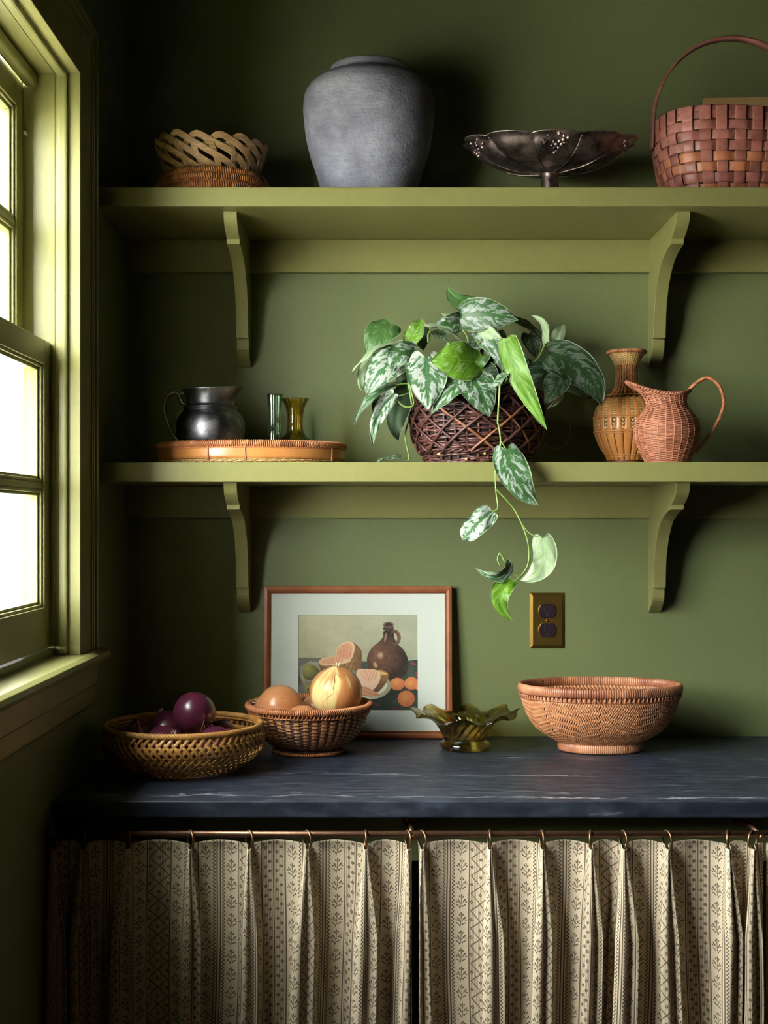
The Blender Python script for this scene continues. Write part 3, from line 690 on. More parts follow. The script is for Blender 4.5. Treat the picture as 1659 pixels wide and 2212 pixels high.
for i in range(nst):
    th0 = i*2*PI/nst; tt = np.linspace(tS0, tS1, 24); r_ = np.interp(tt, Sv.t, Sv.P[:, 0])
    wd = .0162*r_/.0645; z_ = np.interp(tt, Sv.t, Sv.P[:, 1])
    up = np.clip((z_-zz(935))/.012, 0, 1); wd = wd*(1.08-.34*up)
    P, N = Sv.at(np.full(24, th0), tt, 0.0006)
    secw = np.array([(-.5, -.0008), (.5, -.0008), (.48, .0003), (.2, .0010), (-.2, .0010), (-.48, .0003)])
    V = []
    T = nrm(np.gradient(P, axis=0)); Sd_ = nrm(np.cross(T, N)); N2 = np.cross(Sd_, T)
    V = (P[:, None]+Sd_[:, None]*(secw[None, :, 0:1]*wd[:, None, None])+N2[:, None]*secw[None, :, 1:2]).reshape(-1, 3)
    F = [[a*6+b_, a*6+(b_+1) % 6, (a+1)*6+(b_+1) % 6, (a+1)*6+b_] for a in range(23) for b_ in range(6)]+[list(range(6))[::-1], list(range(138, 144))]
    mk('bamboo_stave', V, F, M['bamboo'], t)
g = G()
for i in range(nst):                                              # ladder weave between staves
    th0 = (i+.5)*2*PI/nst
    for py in np.arange(864, 905, 1.9):
        tt = tz(Sv, zz(py)); r_ = np.interp(tt, Sv.t, Sv.P[:, 0]); d = .0042/max(r_, .02)*r_/.0645*1.3
        P, N = Sv.at(th0+np.linspace(-d, d, 4), np.full(4, tt), .0010*np.array([.2, 1, 1, .2])); g.add(*sweep(P, N, circ(.00085, 5)))
    for py in (911, 919, 927):
        tt = tz(Sv, zz(py))
        for s2 in (-.02, .02):
            P, N = Sv.at(th0+s2+np.linspace(-.018, .018, 3), np.full(3, tt)+np.array([-.01, 0, .01])*(1 if s2 > 0 else -1), .0004); g.add(*sweep(P, N, flat(.0030, .0012)))
tag(g.build('ladder_weave', M['weave_pale'], t), kind='stuff')
for py in (857, 903, 905.5, 932, 935, 938, 984, 987.5):
    r_ = .0013; P, N = ring_path(Sv, tz(Sv, zz(py)), 90, .0016); mk('hoop', *sweep(P, N, circ(r_, 6), True), M['bamboo'], t)
solid_lathe('base_ring', [(.034, Z0+.0005), (.0405, Z0+.0005), (.042, Z0+.004), (.0405, Z0+.008), (.034, Z0+.008)], vx, vy, M['bamboo'], t, 64, 20)
n0, n1 = tz(Sv, zz(856)), tz(Sv, zz(790))
g = G(); g.add(*stakes(Sv, TH(24), n0, n1, flat(.0042, .0012), 20, .0004))
for k in range(11): g.add(*rows(Sv, [n0+(n1-n0)*(.18+.075*k)], 24, .0011, .0011, 4, 5, phase=(k//2 % 2)*PI*.5+k*.4))
tag(g.build('neck_weave', M['bamboo'], t), kind='stuff')
g = G(); g.add(*rows(Sv, np.linspace(n1, .985, 14), 36, .0009, .0010, 4, 5)); g.add(*stakes(Sv, TH(36), n1, .99, circ(.0009, 5), 10, .0002)); tag(g.build('mouth_weave', M['weave_pale'], t), kind='stuff')
wrapped_rim(Sv, .995, .0030, 90, .0012, per=8).build('rim', M['rattan_tan'], t)
# rattan pitcher
M['rattan_pink'] = pm('pinkish_rattan', (158, 98, 72), (196, 132, 102), 70, rough=.38, coat=.25, var=.0)
vx, vy = W(1441, 930, -.207).x, -.207
t = empty('rattan_pitcher', (vx, vy, Z0), 'pinkish woven rattan pitcher with a long spout and looped handle', 'pitcher')
s_v = FPX/(vy-CAMY)
prof = [(.0001, Z0+.001), (.034, Z0+.001), (.0385, Z0+.003), (.0455, zz(985)), (.0535, zz(965)), (.0598, zz(945)), (.0607, zz(927)), (.056, zz(910)), (.046, zz(893)), (.0365, zz(878)), (.0335, zz(868)), (.0345, zz(860)), (.040, zz(850))]
zn = zz(880); ztp = zz(850)
def pitch(th, t_, x, y, z):
    u = np.clip((z-zn)/(ztp-zn), 0, 1); f = (1-np.cos(th))/2          # f=1 at the spout side (-x)
    k = 1+.025*np.cos(th*20/1)*0
    dx = -u*.004-(u**1.6)*.036*f**3+u*.008*(1-f)
    return x*k+dx, y*(1-.15*u), z+u*(.0265*f**4+.010*(1-f)**3-.002)
Sk = Surf(prof, vx, vy, fn=pitch)
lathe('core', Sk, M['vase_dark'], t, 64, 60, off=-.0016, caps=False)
g = G(); g.add(*rows(Sk, np.linspace(tz(Sk, Z0+.003), .985, 62), 26, .0011, .00115, 4, 5, base=.0004)); tag(g.build('woven_strands', M['rattan_pink'], t), kind='stuff')
g = G(); g.add(*stakes(Sk, TH(26, PI/26), tz(Sk, Z0+.002), .99, circ(.0013, 6), 30, .0006)); g.build('uprights', M['rattan_pink'], t)
g = G()
for k in range(3):
    th = TH(200); ph = k*2*PI/3
    P, N = Sk.at(th, np.clip(.985+.012*np.sin(th*22+ph), 0, 1), .0012+.0016*np.cos(th*22+ph)); g.add(*sweep(P, N, circ(.0013, 6), True))
g.build('braided_rim', M['rattan_pink'], t)
P, N = ring_path(Sk, tz(Sk, Z0+.003), 80, .001); mk('base_ring', *sweep(P, N, circ(.0022, 6), True), M['rattan_pink'], t)
hp = [W(*q, vy) for q in ((1486, 845), (1495, 836), (1508, 825), (1520, 818), (1530, 816.5), (1543, 822), (1555, 836), (1562, 856), (1563, 876), (1556, 898), (1543, 924), (1528, 946), (1512, 966), (1503, 976))]
Ph = spline([tuple(p) for p in hp], 400); T = nrm(np.gradient(Ph, axis=0)); U = np.tile([0, -1., 0], (400, 1)); B_ = np.cross(T, U)
g = G(); g.add(*tube(Ph[::5], .0026, 8))
ph = np.linspace(0, 2*PI*110, 1100)[:, None]; ii = np.linspace(0, 399, 1100)
Pi = np.stack([np.interp(ii, np.arange(400), Ph[:, c]) for c in range(3)], 1); Bi = np.stack([np.interp(ii, np.arange(400), B_[:, c]) for c in range(3)], 1); Ui = np.tile([0, -1., 0], (1100, 1))
dr = nrm(np.cos(ph)*Bi+np.sin(ph)*Ui); g.add(*sweep(Pi+dr*.0028, dr, circ(.0010, 5)))
g.build('handle', M['rattan_tan'], t)
# ------------------------------------------------------------------ counter
Z0 = .914
# onion materials and shape
def onion_mat(name, base, streak, patch, rough, coat, k=26, pstr=.7):
    b = NB(name); tc = b.n('TexCoord'); sp = b.n('SeparateXYZ'); b.l(tc.outputs['UV'], sp.inputs[0])
    oi = b.n('ObjectInfo'); rnd_ = b.math('MULTIPLY', oi.outputs['Random'], 20)
    cv = b.n('CombineXYZ'); b.l(b.math('ADD', b.math('MULTIPLY', sp.outputs[0], 40), rnd_), cv.inputs[0]); b.l(b.math('MULTIPLY', sp.outputs[1], 1.6), cv.inputs[1]); b.l(rnd_, cv.inputs[2])
    st_ = b.noise(cv.outputs[0], 1.6, 6, .65, .15)
    cv2 = b.n('CombineXYZ'); b.l(b.math('ADD', b.math('MULTIPLY', sp.outputs[0], 3.4), rnd_), cv2.inputs[0]); b.l(b.math('MULTIPLY', sp.outputs[1], .9), cv2.inputs[1]); b.l(rnd_, cv2.inputs[2])
    pt = b.noise(cv2.outputs[0], 1.1, 3, .5)
    col = b.ramp(st_, [(.25, s2l(streak)), (.6, s2l(base))])
    pm_ = b.ramp(pt, [(.50, (0, 0, 0)), (.60, (pstr,)*3)])
    col = b.mix(pm_, col, s2l(patch))
    b.bsdf(col, rough, 0, st_, .18, .0008, coat); return b.m
M['onion_red'] = onion_mat('red_onion_skin', (80, 32, 52), (48, 20, 38), (112, 30, 48), .28, .3, pstr=.6)
M['onion_yellow'] = onion_mat('yellow_onion_skin', (200, 138, 92), (176, 108, 66), (206, 150, 100), .32, .2)
M['onion_gold'] = onion_mat('golden_onion_skin', (206, 140, 84), (186, 116, 62), (240, 214, 146), .34, .2, pstr=.95)
M['root'] = pm('dry_roots', (196, 184, 150), (214, 204, 176), 60, rough=.8)
M['husk'] = pm('papery_red_husk', (120, 50, 64), (176, 116, 120), 60, rough=.6)
M['crack'] = pm('dark_skin_crack', (110, 74, 48), rough=.8)
def onion(c, r, mat, label, cat_group, axis=(0, 0, 1), h=.96, roots=False, neck=0.0, husk=False, name='onion', stem=True, twist=0.0):
    t = empty(name, c, label, 'onion', cat_group)
    n, m = 64, 40; V = []; UV = []
    th = np.arange(n)*2*PI/n; ph = np.linspace(0, PI, m)
    A = Vector(axis).normalized(); q = Vector((0, 0, 1)).rotation_difference(A).to_matrix()@Matrix.Rotation(twist, 3, 'Z')
    c = Vector(c)
    for j, p in enumerate(ph):
        rr = r*math.sin(p)**.92; z = r*h*math.cos(p)
        top = math.exp(-((p)/.26)**2); z += r*(.10+neck)*top; bot = math.exp(-((PI-p)/.22)**2); z -= r*.03*bot
        for i, a in enumerate(th):
            k = 1+.008*math.sin(a*3+c.x*40)+.004*math.sin(a*7+1)
            v = q@Vector((rr*k*math.cos(a), rr*k*math.sin(a), z)); V.append(tuple(c+v))
    F = [[j*n+i, (j+1)*n+i, (j+1)*n+(i+1) % n, j*n+(i+1) % n] for j in range(m-1) for i in range(n)]
    o = mk('bulb', V, F, mat, t)
    uv = o.data.uv_layers.new(name='UVMap'); k = 0
    arr = np.zeros((len(F)*4, 2))
    for f, (j, i) in enumerate([(j, i) for j in range(m-1) for i in range(n)]):
        arr[f*4:f*4+4] = [(i/n, j/(m-1)), (i/n, (j+1)/(m-1)), ((i+1)/n, (j+1)/(m-1)), ((i+1)/n, j/(m-1))]
    # mirrored so that the seam closes
    arr[:, 0] = np.abs(arr[:, 0]*2-1)
    uv.data.foreach_set('uv', arr.reshape(-1))
    rr_ = np.random.default_rng(int(abs(c.x)*1e4))
    if roots:
        g = G()
        for k in range(34):
            a = rr_.uniform(0, 2*PI); s_ = rr_.uniform(.02, .16)*r; b0 = Vector((s_*math.cos(a), s_*math.sin(a), -r*h*.97)); L = rr_.uniform(.10, .24)*r
            d = Vector((math.cos(a)*rr_.uniform(.1, 1.0), math.sin(a)*rr_.uniform(.1, 1.0), -1)).normalized()
            pts = [c+q@(b0+d*L*u+Vector((rr_.normal(), rr_.normal(), 0))*L*.10*u) for u in (0, .35, .7, 1)]
            g.add(*tube(pts, .00045, 4, sm=6, scale=[1, .9, .7, .4]))
        g.build('roots', M['root'], t)
    if stem:
        g = G()
        for k in range(9):
            a = rr_.uniform(0, 2*PI); L = rr_.uniform(.10, .22)*r
            pts = [c+q@Vector((math.cos(a)*r*.07*(1+u*1.4), math.sin(a)*r*.07*(1+u*1.4), r*h*1.02+L*u)) for u in (0, .5, 1)]
            T = np.array([tuple(p) for p in pts]); N = np.tile(tuple(q@Vector((math.cos(a), math.sin(a), .2))), (3, 1)); g.add(*sweep(T, N, flat(.0028, .0003), scale=np.array([1, .9, .35])))
        g.build('dry_neck', M['husk'] if 'red' in label else M['root'], t)
    if husk:
        g = G()
        for k in range(22):
            a = rr_.uniform(0, 2*PI); L = rr_.uniform(.3, .75)*r; sp_ = rr_.uniform(.2, .9)
            pts = [c+q@Vector((math.cos(a)*r*(.10+sp_*u*.6), math.sin(a)*r*(.10+sp_*u*.6), -r*h*.985-L*.45*u)) for u in (0, .33, .66, 1)]
            T = np.array([tuple(p) for p in pts]); N = np.tile(tuple(q@Vector((math.cos(a), math.sin(a), .2))), (4, 1)); g.add(*sweep(T, N, flat(.0045, .0003), scale=np.array([1.2, 1, .7, .2])))
        g.build('husk', M['husk'], t)
    return t
# basket of red onions
M['gold_bamboo'] = pm('golden_bamboo_split', (150, 104, 50), (192, 142, 76), 30, (1, 1, 2), rough=.36, coat=.15, var=.05)
cx, cy = -.3555, -.353
t = empty('bamboo_bowl', (cx, cy, Z0), 'wide shallow golden bamboo basket holding red onions at the left of the counter', 'basket')
zr = .9965
prof = [(.0001, Z0+.003), (.06, Z0+.002), (.088, Z0+.003), (.108, Z0+.009), (.124, Z0+.019), (.137, Z0+.034), (.1435, Z0+.050), (.1435, Z0+.062), (.1395, Z0+.074), (.1375, zr-.002)]
Sb = Surf(prof, cx, cy)
N_ = 66; b0, b1 = tz(Sb, Z0+.0045), tz(Sb, zr-.004); M_ = 12
u = np.linspace(0, 1, 56)
for s_ in (1, -1):
    g = G()
    th0 = TH(N_); TT = th0[:, None]+s_*u[None]*(M_*PI/N_)*1.0+(0 if s_ > 0 else 0)
    # bands: which family lies outside changes with height
    hb = 1-u; band = np.tanh(6*np.sin(2*PI*(hb*2.15+.12)))
    off = s_*.0011*band
    P, N = Sb.at(TT, np.broadcast_to(b0+(b1-b0)*u, TT.shape), off[None])
    g.add(*sweep(P, N, flat(.0052, .0011)))
    o = g.build('diagonal_splits', M['gold_bamboo'], t); tag(o, kind='stuff')
g = G()
for zc, wd in ((Z0+.054, .012), (Z0+.073, .004), (Z0+.020, .004)):
    n = 120; P, N = ring_path(Sb, tz(Sb, zc), n, -.0030); g.add(*sweep(P, N, flat(wd, .0010), True))
g.build('inner_hoop', M['gold_bamboo'], t)
prism('bowl_floor', [(cx+.09*math.cos(a), cy+.09*math.sin(a)) for a in TH(60)], 'xy', Z0+.0005, Z0+.0025, M['gold_bamboo'], t)
g = G()
for k in range(5):                                              # twisted rope rim
    n = 900; th = TH(n); ph = th*34+k*2*PI/5
    P, N = Sb.at(th, np.full(n, .992), 0); T = nrm(np.roll(P, -1, 0)-np.roll(P, 1, 0)); U = np.cross(T, N)
    dr = np.cos(ph)[:, None]*N+np.sin(ph)[:, None]*U*1.15
    g.add(*sweep(P+dr*.0034, dr, circ(.0021, 5)*np.array([1.25, .8]), True))
g.build('rope_rim', M['gold_bamboo'], t)
grp = 'red onions in the bamboo basket'
onion((-.336, -.352, 1.0135), .0377, M['onion_red'], 'largest red onion resting on top of the pile', grp, (-.66, .68, .32), .96, husk=True, name='red_onion', twist=2.0)
onion((-.3800, -.414, .9670), .0335, M['onion_red'], 'red onion at the front with a tuft of pale roots', grp, (-.55, .45, -.62), .95, roots=True, name='red_onion', stem=False)
onion((-.2900, -.405, .9655), .0335, M['onion_red'], 'bright red onion at front right under the largest one', grp, (.65, -.2, .7), .93, name='red_onion')
onion((-.3920, -.300, .9740), .0360, M['onion_red'], 'dark red onion at the back, left of the largest one', grp, (-.3, .1, .9), .93, name='red_onion')
onion((-.4500, -.365, .9640), .0330, M['onion_red'], 'red onion at the far left in shadow with a pointed dry tip', grp, (.35, -.15, .95), .92, neck=.35, name='red_onion')
onion((-.2950, -.300, .9620), .0320, M['onion_red'], 'red onion hidden behind the largest one', grp, (.3, .3, .9), .93, name='red_onion')
# basket of yellow onions
M['weft_dark'] = pm('dark_brown_weft', (82, 48, 40), (112, 68, 54), 60, rough=.32, coat=.35)
M['stake_gold'] = pm('golden_flat_stake', (190, 136, 72), (214, 162, 96), 60, rough=.4)
cx, cy = -.1412, -.179
t = empty('rattan_bowl', (cx, cy, Z0), 'small dark brown and gold woven rattan bowl holding yellow onions', 'basket')
zr = 1.0084
prof = [(.0001, Z0+.012), (.05, Z0+.011), (.062, Z0+.0125), (.072, Z0+.017), (.084, Z0+.026), (.094, Z0+.037), (.1045, Z0+.055), (.1115, Z0+.075), (.1150, zr-.006)]
Sy = Surf(prof, cx, cy)
lathe('lining', Sy, M['weft_dark'], t, 72, 30, off=-.0022, caps=False)
r0, r1 = tz(Sy, Z0+.014), tz(Sy, zr-.010)
o = mk('woven_weft', *rows(Sy, np.linspace(r0, r1, 25), 40, .0016, .00145, 4, 6, base=.0002, squash=.8), M['weft_dark'], t); tag(o, kind='stuff')
g = G(); th_s = TH(40, 0)
P_st = stakes(Sy, th_s, r0, r1, flat(.0100, .0010), 24, .0004); g.add(*P_st); o = g.build('stakes', M['stake_gold'], t)
wrapped_rim(Surf([(.1165, zr-.0045), (.1165, zr-.0044)], cx, cy, sm=False), .5, .0052, 190, .0017, per=8).build('rim', M['rattan_tan'], t)
g = G(); g.add(*stakes(Surf([(.1150, zr-.018), (.1185, zr-.008)], cx, cy, sm=False), TH(100), 0, 1, circ(.0014, 5), 5, .0005, .03)); g.add(*sweep(*ring_path(Surf([(.1155, zr-.017), (.1155, zr-.0165)], cx, cy, sm=False), .5, 120), circ(.0015, 5), True)); g.build('rim_stitching', M['rattan_tan'], t)
Sf = Surf([(.0665, Z0+.0215), (.0655, Z0+.012), (.0675, Z0+.003)], cx, cy)
g = G(); g.add(*rows(Sf, [.1, .28, .46, .64], 56, .0012, .0014, 4, 5)); g.build('foot_weave', M['weft_dark'], t)
wrapped_rim(Surf([(.0675, Z0+.0042), (.0675, Z0+.0043)], cx, cy, sm=False), .5, .0028, 120, .0012, per=8).build('foot_ring', M['rattan_tan'], t)
lathe('foot_core', Surf([(.064, Z0+.0015), (.064, Z0+.02), (.060, Z0+.02), (.060, Z0+.0015)], cx, cy, sm=False), M['weft_dark'], t, 60, 8, caps=False)
grp = 'yellow onions in the rattan bowl'
big = onion((-.0895, -.176, 1.0280), .0503, M['onion_gold'], 'largest golden onion with a cracked papery skin, right in the bowl', grp, (.02, -.15, .98), .93, neck=-.03, name='yellow_onion', twist=-.3)
for cc in ([(725, 1452), (722, 1462), (723, 1472), (720, 1486), (722, 1496)], [(722, 1496), (712, 1504), (704, 1511), (699, 1514), (697, 1522), (690, 1530)], [(725, 1452), (732, 1459), (735, 1468)]):
    P = []
    for px_, py_ in cc:                                          # project on the bulb
        d = Vector((px_-CX, FPX, -(py_-CY))).normalized(); o_ = Vector((0, CAMY, CAMZ)); ce = Vector((-.0895, -.176, 1.028)); m_ = d.dot(ce-o_)
        q_ = (ce-o_-d*m_).length; P.append(o_+d*(m_-math.sqrt(max(1e-6, .0503**2*.985-q_*q_))))
    P = np.array([tuple(p) for p in P]); P = spline(P, 24)+rng.normal(0, .00015, (24, 3)); mk('skin_crack', *tube(P, .00042, 5, scale=[.3, 1, .8, 1, .3]), M['crack'], big)
onion((-.1970, -.186, .9985), .0445, M['onion_yellow'], 'smooth tan onion at the left of the bowl lying on its side', grp, (-.85, -.1, .2), .95, roots=False, name='yellow_onion', twist=.5)
onion((-.1500, -.2370, .9790), .0335, M['onion_yellow'], 'small orange tan onion at the front between two larger ones', grp, (.3, -.2, .9), .9, name='yellow_onion', stem=False)
onion((-.1290, -.1180, .9860), .0315, M['onion_yellow'], 'pinkish onion just showing behind the largest golden one', grp, (.3, .2, .9), .9, name='yellow_onion')
# big woven bowl
M['herring'] = pm('light_terracotta_cane', (172, 112, 74), (198, 140, 98), 70, rough=.42, coat=.1)
M['herring_dark'] = pm('shadow_cane', (120, 76, 52), (140, 92, 64), 70, rough=.5)
M['herring_rim'] = pm('rim_cane', (140, 84, 58), (198, 136, 98), 7, rough=.4, coat=.2, lo=.42, hi=.56)
cx, cy = .4180, -.166; EY = .66; zr = 1.0400
t = empty('woven_bowl', (cx, cy, Z0), 'large light brown herringbone cane bowl with bound rim and foot, right on the counter', 'bowl')
prof = [(.0001, Z0+.016), (.060, Z0+.015), (.078, Z0+.019), (.090, Z0+.0245), (.106, Z0+.034), (.122, Z0+.046), (.1365, Z0+.066), (.1470, Z0+.092), (.1520, Z0+.116), (.1530, zr-.002)]
Sh = Surf(prof, cx, cy, 1, EY)
lathe('lining', Sh, M['herring_dark'], t, 96, 40, off=-.0016, caps=False)
h0, h1 = tz(Sh, Z0+.018), tz(Sh, zr-.016); R_ = 16; NS = 190
g = G()
for j in range(R_):
    u = np.linspace(0, 1, 7)
    th0 = TH(NS, (j % 2)*.5*2*PI/NS)
    wave = .075*(np.abs(((th0/(2*PI)*8+.0) % 1)-.5)*2-.5)
    dr = 1 if j % 2 else -1
    a = h0+(h1-h0)*(j-.35)/R_; bb = h0+(h1-h0)*(j+1.35)/R_
    tt = np.clip(a+(bb-a)*u[None]+wave[:, None]*np.sin(np.pi*(j+.5)/R_), h0-.02, h1+.01)
    sl = dr*np.sign(np.sin(th0*4+.4))
    TT = th0[:, None]+(sl*.055)[:, None]*(u[None]-.5)
    P, N = Sh.at(TT, tt, .0000+.0024*np.sin(PI*u)[None]*(1+0*TT)); g.add(*sweep(P, N, flat(.0033, .0009), scale=np.interp(tt.mean(1), [h0, h1], [.62, 1.05])[:, None]*np.ones((1, 7))))
o = g.build('herringbone_weave', M['herring'], t); tag(o, kind='stuff')
# inner face seen over the rim
g = G(); u = np.linspace(0, 1, 5); th0 = TH(130)
for j in range(4):
    tt = h1-.12+.03*j+.045*u; P, N = Sh.at(th0[:, None]+(.05 if j % 2 else -.05)*(u[None]-.5), np.broadcast_to(tt, (130, 5)), -.0020-.0012*np.sin(PI*u)[None]*np.ones((130, 1))); g.add(*sweep(P, N, flat(.005, .0008)))
tag(g.build('inner_weave', M['herring'], t), kind='stuff')
Sr = Surf([(.1535, zr-.0085), (.1540, zr-.0010)], cx, cy, 1, EY, False)
n = 120; P, N = ring_path(Sr, .5, n); mk('rim_core', *sweep(P, N, circ(1, 10)*np.array([.0085, .0042]), True), M['herring_rim'], t)
g = G(); n = 210; th = TH(n)
for k in range(n):
    P, N = Sr.at(np.array([th[k]]), np.array([.5]), 0); T = np.array([-math.sin(th[k]), math.cos(th[k])*EY, 0]); T /= np.linalg.norm(T)
    a = TH(10); ring = P[0]+np.cos(a)[:, None]*N[0]*.0047+np.sin(a)[:, None]*np.array([0, 0, 1])*.0090
    Nn = nrm(ring-P[0]); g.add(*sweep(ring, Nn, flat(.0040, .0011), True))
tag(g.build('rim_binding', M['herring_rim'], t), kind='stuff')
g = G(); S2 = Surf([(.1530, zr-.022), (.1555, zr-.014)], cx, cy, 1, EY, False); g.add(*stakes(S2, TH(105), 0, 1, circ(.0017, 6), 5, .0006))
g.add(*sweep(*ring_path(S2, .1, 140), circ(.0014, 5), True)); g.build('rim_stitching', M['herring_rim'], t)
Sf = Surf([(.0765, Z0+.0012), (.0775, Z0+.0100), (.0765, Z0+.0195)], cx, cy, 1, .70)
P, N = ring_path(Sf, .5, 90); mk('foot_core', *sweep(P, N, circ(1, 8)*np.array([.0088, .0035]), True), M['herring_rim'], t)
g = G(); n = 130; th = TH(n)
for k in range(n):
    P, N = Sf.at(np.array([th[k]]), np.array([.5]), 0); a = TH(8); ring = P[0]+np.cos(a)[:, None]*N[0]*.0038+np.sin(a)[:, None]*np.array([0, 0, 1])*.0092
    g.add(*sweep(ring, nrm(ring-P[0]), flat(.0036, .0010), True))
tag(g.build('foot_binding', M['herring_rim'], t), kind='stuff')
# ruffled glass bowl
gx, gy = W(1004.5, 1560, -.150).x, -.150
t = empty('ruffled_glass_bowl', (gx, gy, Z0), 'olive amber glass bowl with a ruffled rim and swirled ribs', 'bowl')
def ruff(th, t_, x, y, z):
    h = np.clip((z-(Z0+.018))/.046, 0, 1); r_ = np.sqrt(x*x+y*y); k = 1+.042*np.sin(th*18-z*260)*np.clip(h*4, 0, 1)*np.clip(1.25-h*.6, 0, 1)
    rim = np.clip((r_-.062)/.040, 0, 1)**1.3
    return x*k+rim*.004*np.cos(th*8+1)*np.cos(th), y*k+rim*.004*np.cos(th*8+1)*np.sin(th), z+rim*(.0078*np.cos(th*8+.9)+.004*np.cos(th*2))
prof = [(.0001, Z0+.0006), (.040, Z0+.0006), (.0460, Z0+.003), (.0482, Z0+.008), (.0470, Z0+.013), (.0425, Z0+.0165), (.0405, Z0+.019), (.0440, Z0+.029), (.0500, Z0+.041), (.0580, Z0+.0525), (.0700, Z0+.0600), (.0860, Z0+.0650), (.1000, Z0+.0670), (.1015, Z0+.0685), (.0995, Z0+.0695), (.0850, Z0+.0675), (.0690, Z0+.0625), (.0555, Z0+.0545), (.0470, Z0+.042), (.0410, Z0+.030), (.0360, Z0+.021), (.0001, Z0+.016)]
lathe('bowl', Surf(prof, gx, gy, fn=ruff), M['olive_glass'], t, 288, 120, caps=False)
# picture frame
M['frame_wood'] = pm('reddish_brown_frame_wood', (138, 82, 50), (164, 100, 64), 24, (1, 1, 1), rough=.38, coat=.25)
M['mat_board'] = pm('off_white_mat', (236, 234, 226), (240, 238, 230), 400, rough=.85, bump=.03)
FW, FH = .3840, .3085
fe = empty('picture_frame', (-.2427, -.029, Z0), 'still-life fruit print in a beaded red-brown wooden frame leaning on the wall', 'picture')
Mt = Matrix.Translation((-.2427, -.0305, Z0+.0005))@Matrix.Rotation(-math.atan2(.022, .306), 4, 'X')
def fr(o): o.data.transform(Matrix.Translation(Vector((-.2427, -.029, Z0)))); o.data.transform(Mt@Matrix.Identity(4)); o.data.transform(Matrix.Translation(-Vector((-.2427, -.029, Z0)))); return o
def fmk(name, V, F, mat, smooth=False):
    V = np.asarray([tuple(Mt@Vector(v)) for v in V]); return mk(name, V, F, mat, fe, smooth)
fw = .0150
prf = [(0, 0), (0, -.008), (.0015, -.0105), (.007, -.0120), (.0105, -.0100), (.0118, -.0090), (.0118, -.0065), (fw, -.0060), (fw, 0)]
def side(a, b_, inward, name):
    """mitred moulding from corner a to b; inward: unit dir"""
    d = (b_-a).normalized(); V = []; n = len(prf)
    for p, sg in ((a, 1), (b_, -1)):
        for w_, y in prf: V.append(p+inward*w_+d*sg*w_+Vector((0, y, 0)))
    F = [list(range(n)), list(range(2*n-1, n-1, -1))]+[[i, i+n, (i+1) % n+n, (i+1) % n] for i in range(n)]
    o = fmk(name, V, F, M['frame_wood'])
    bm = bmesh.new(); bm.from_mesh(o.data); bmesh.ops.recalc_face_normals(bm, faces=bm.faces); bm.to_mesh(o.data); bm.free()
c0, c1, c2, c3 = Vector((0, 0, 0)), Vector((FW, 0, 0)), Vector((FW, 0, FH)), Vector((0, 0, FH))
side(c0, c1, Vector((0, 0, 1)), 'frame_rail'); side(c1, c2, Vector((-1, 0, 0)), 'frame_stile'); side(c2, c3, Vector((0, 0, -1)), 'frame_rail'); side(c3, c0, Vector((1, 0, 0)), 'frame_stile')
g = G(); ib = .0132
for a, b_ in ((Vector((ib, 0, ib)), Vector((FW-ib, 0, ib))), (Vector((FW-ib, 0, ib)), Vector((FW-ib, 0, FH-ib))), (Vector((FW-ib, 0, FH-ib)), Vector((ib, 0, FH-ib))), (Vector((ib, 0, FH-ib)), Vector((ib, 0, ib)))):
    k = int((b_-a).length/.0028)
    for i in range(k):
        p = a+(b_-a)*(i+.5)/k; Vb, Fb = ball((p.x, -.0068, p.z), .00125, 6, 5); g.add([tuple(Mt@Vector(v)) for v in Vb], Fb)
tag(g.build('beading', M['frame_wood'], fe), kind='stuff')
Vb, Fb = boxVF(fw-.001, FW-fw+.001, -.0045, -.0035, fw-.001, FH-fw+.001)
px0_, px1_ = .0705, .3145; pz0, pz1 = .0560, .2500
# mat with a window cut in it (bevelled)
mo = [(fw-.001, fw-.001), (FW-fw+.001, fw-.001), (FW-fw+.001, FH-fw+.001), (fw-.001, FH-fw+.001)]
mi_ = [(px0_, pz0), (px1_, pz0), (px1_, pz1), (px0_, pz1)]
V = [(x, -.0050, z) for x, z in mo]+[(x, -.0050, z) for x, z in mi_]+[(x+(.0008 if i in (0, 3) else -.0008), -.0036, z+(.0008 if i < 2 else -.0008)) for i, (x, z) in enumerate(mi_)]
F = [[i, (i+1) % 4, 4+(i+1) % 4, 4+i] for i in range(4)]+[[4+i, 4+(i+1) % 4, 8+(i+1) % 4, 8+i] for i in range(4)]
fmk('mat_board', V, F, M['mat_board'])
V, F = boxVF(.002, FW-.002, -.003, -.0005, .002, FH-.002); fmk('backing_board', V, F, M['board'])
# glazing
V, F = boxVF(fw-.001, FW-fw+.001, -.0062, -.0056, fw-.001, FH-fw+.001); fmk('glazing', V, F, M['pane'])
# --- the print, painted point by point
NX, NZ = 420, 334
X, Y = np.meshgrid(np.linspace(32, 1558, NX), np.linspace(1320, 112, NZ), indexing='xy')
def inside(poly, sm=True):
    P = np.array(poly, float)
    if sm:
        Q = np.vstack([P[-2:], P, P[:3]]); P = spline(Q, len(Q)*8)[16:-24] if False else closed_spline(P)
    r_ = np.zeros(X.shape, bool); n = len(P); x0, z0, x1, z1 = P[:, 0].min(), P[:, 1].min(), P[:, 0].max(), P[:, 1].max()
    msk = (X >= x0) & (X <= x1) & (Y >= z0) & (Y <= z1); xx, yy = X[msk], Y[msk]; r = np.zeros(xx.shape, bool); j = n-1
    for i in range(n):
        if P[i, 1] != P[j, 1]:
            c_ = ((P[i, 1] > yy) != (P[j, 1] > yy)) & (xx < (P[j, 0]-P[i, 0])*(yy-P[i, 1])/(P[j, 1]-P[i, 1])+P[i, 0]); r ^= c_
        j = i
    r_[msk] = r; return r_
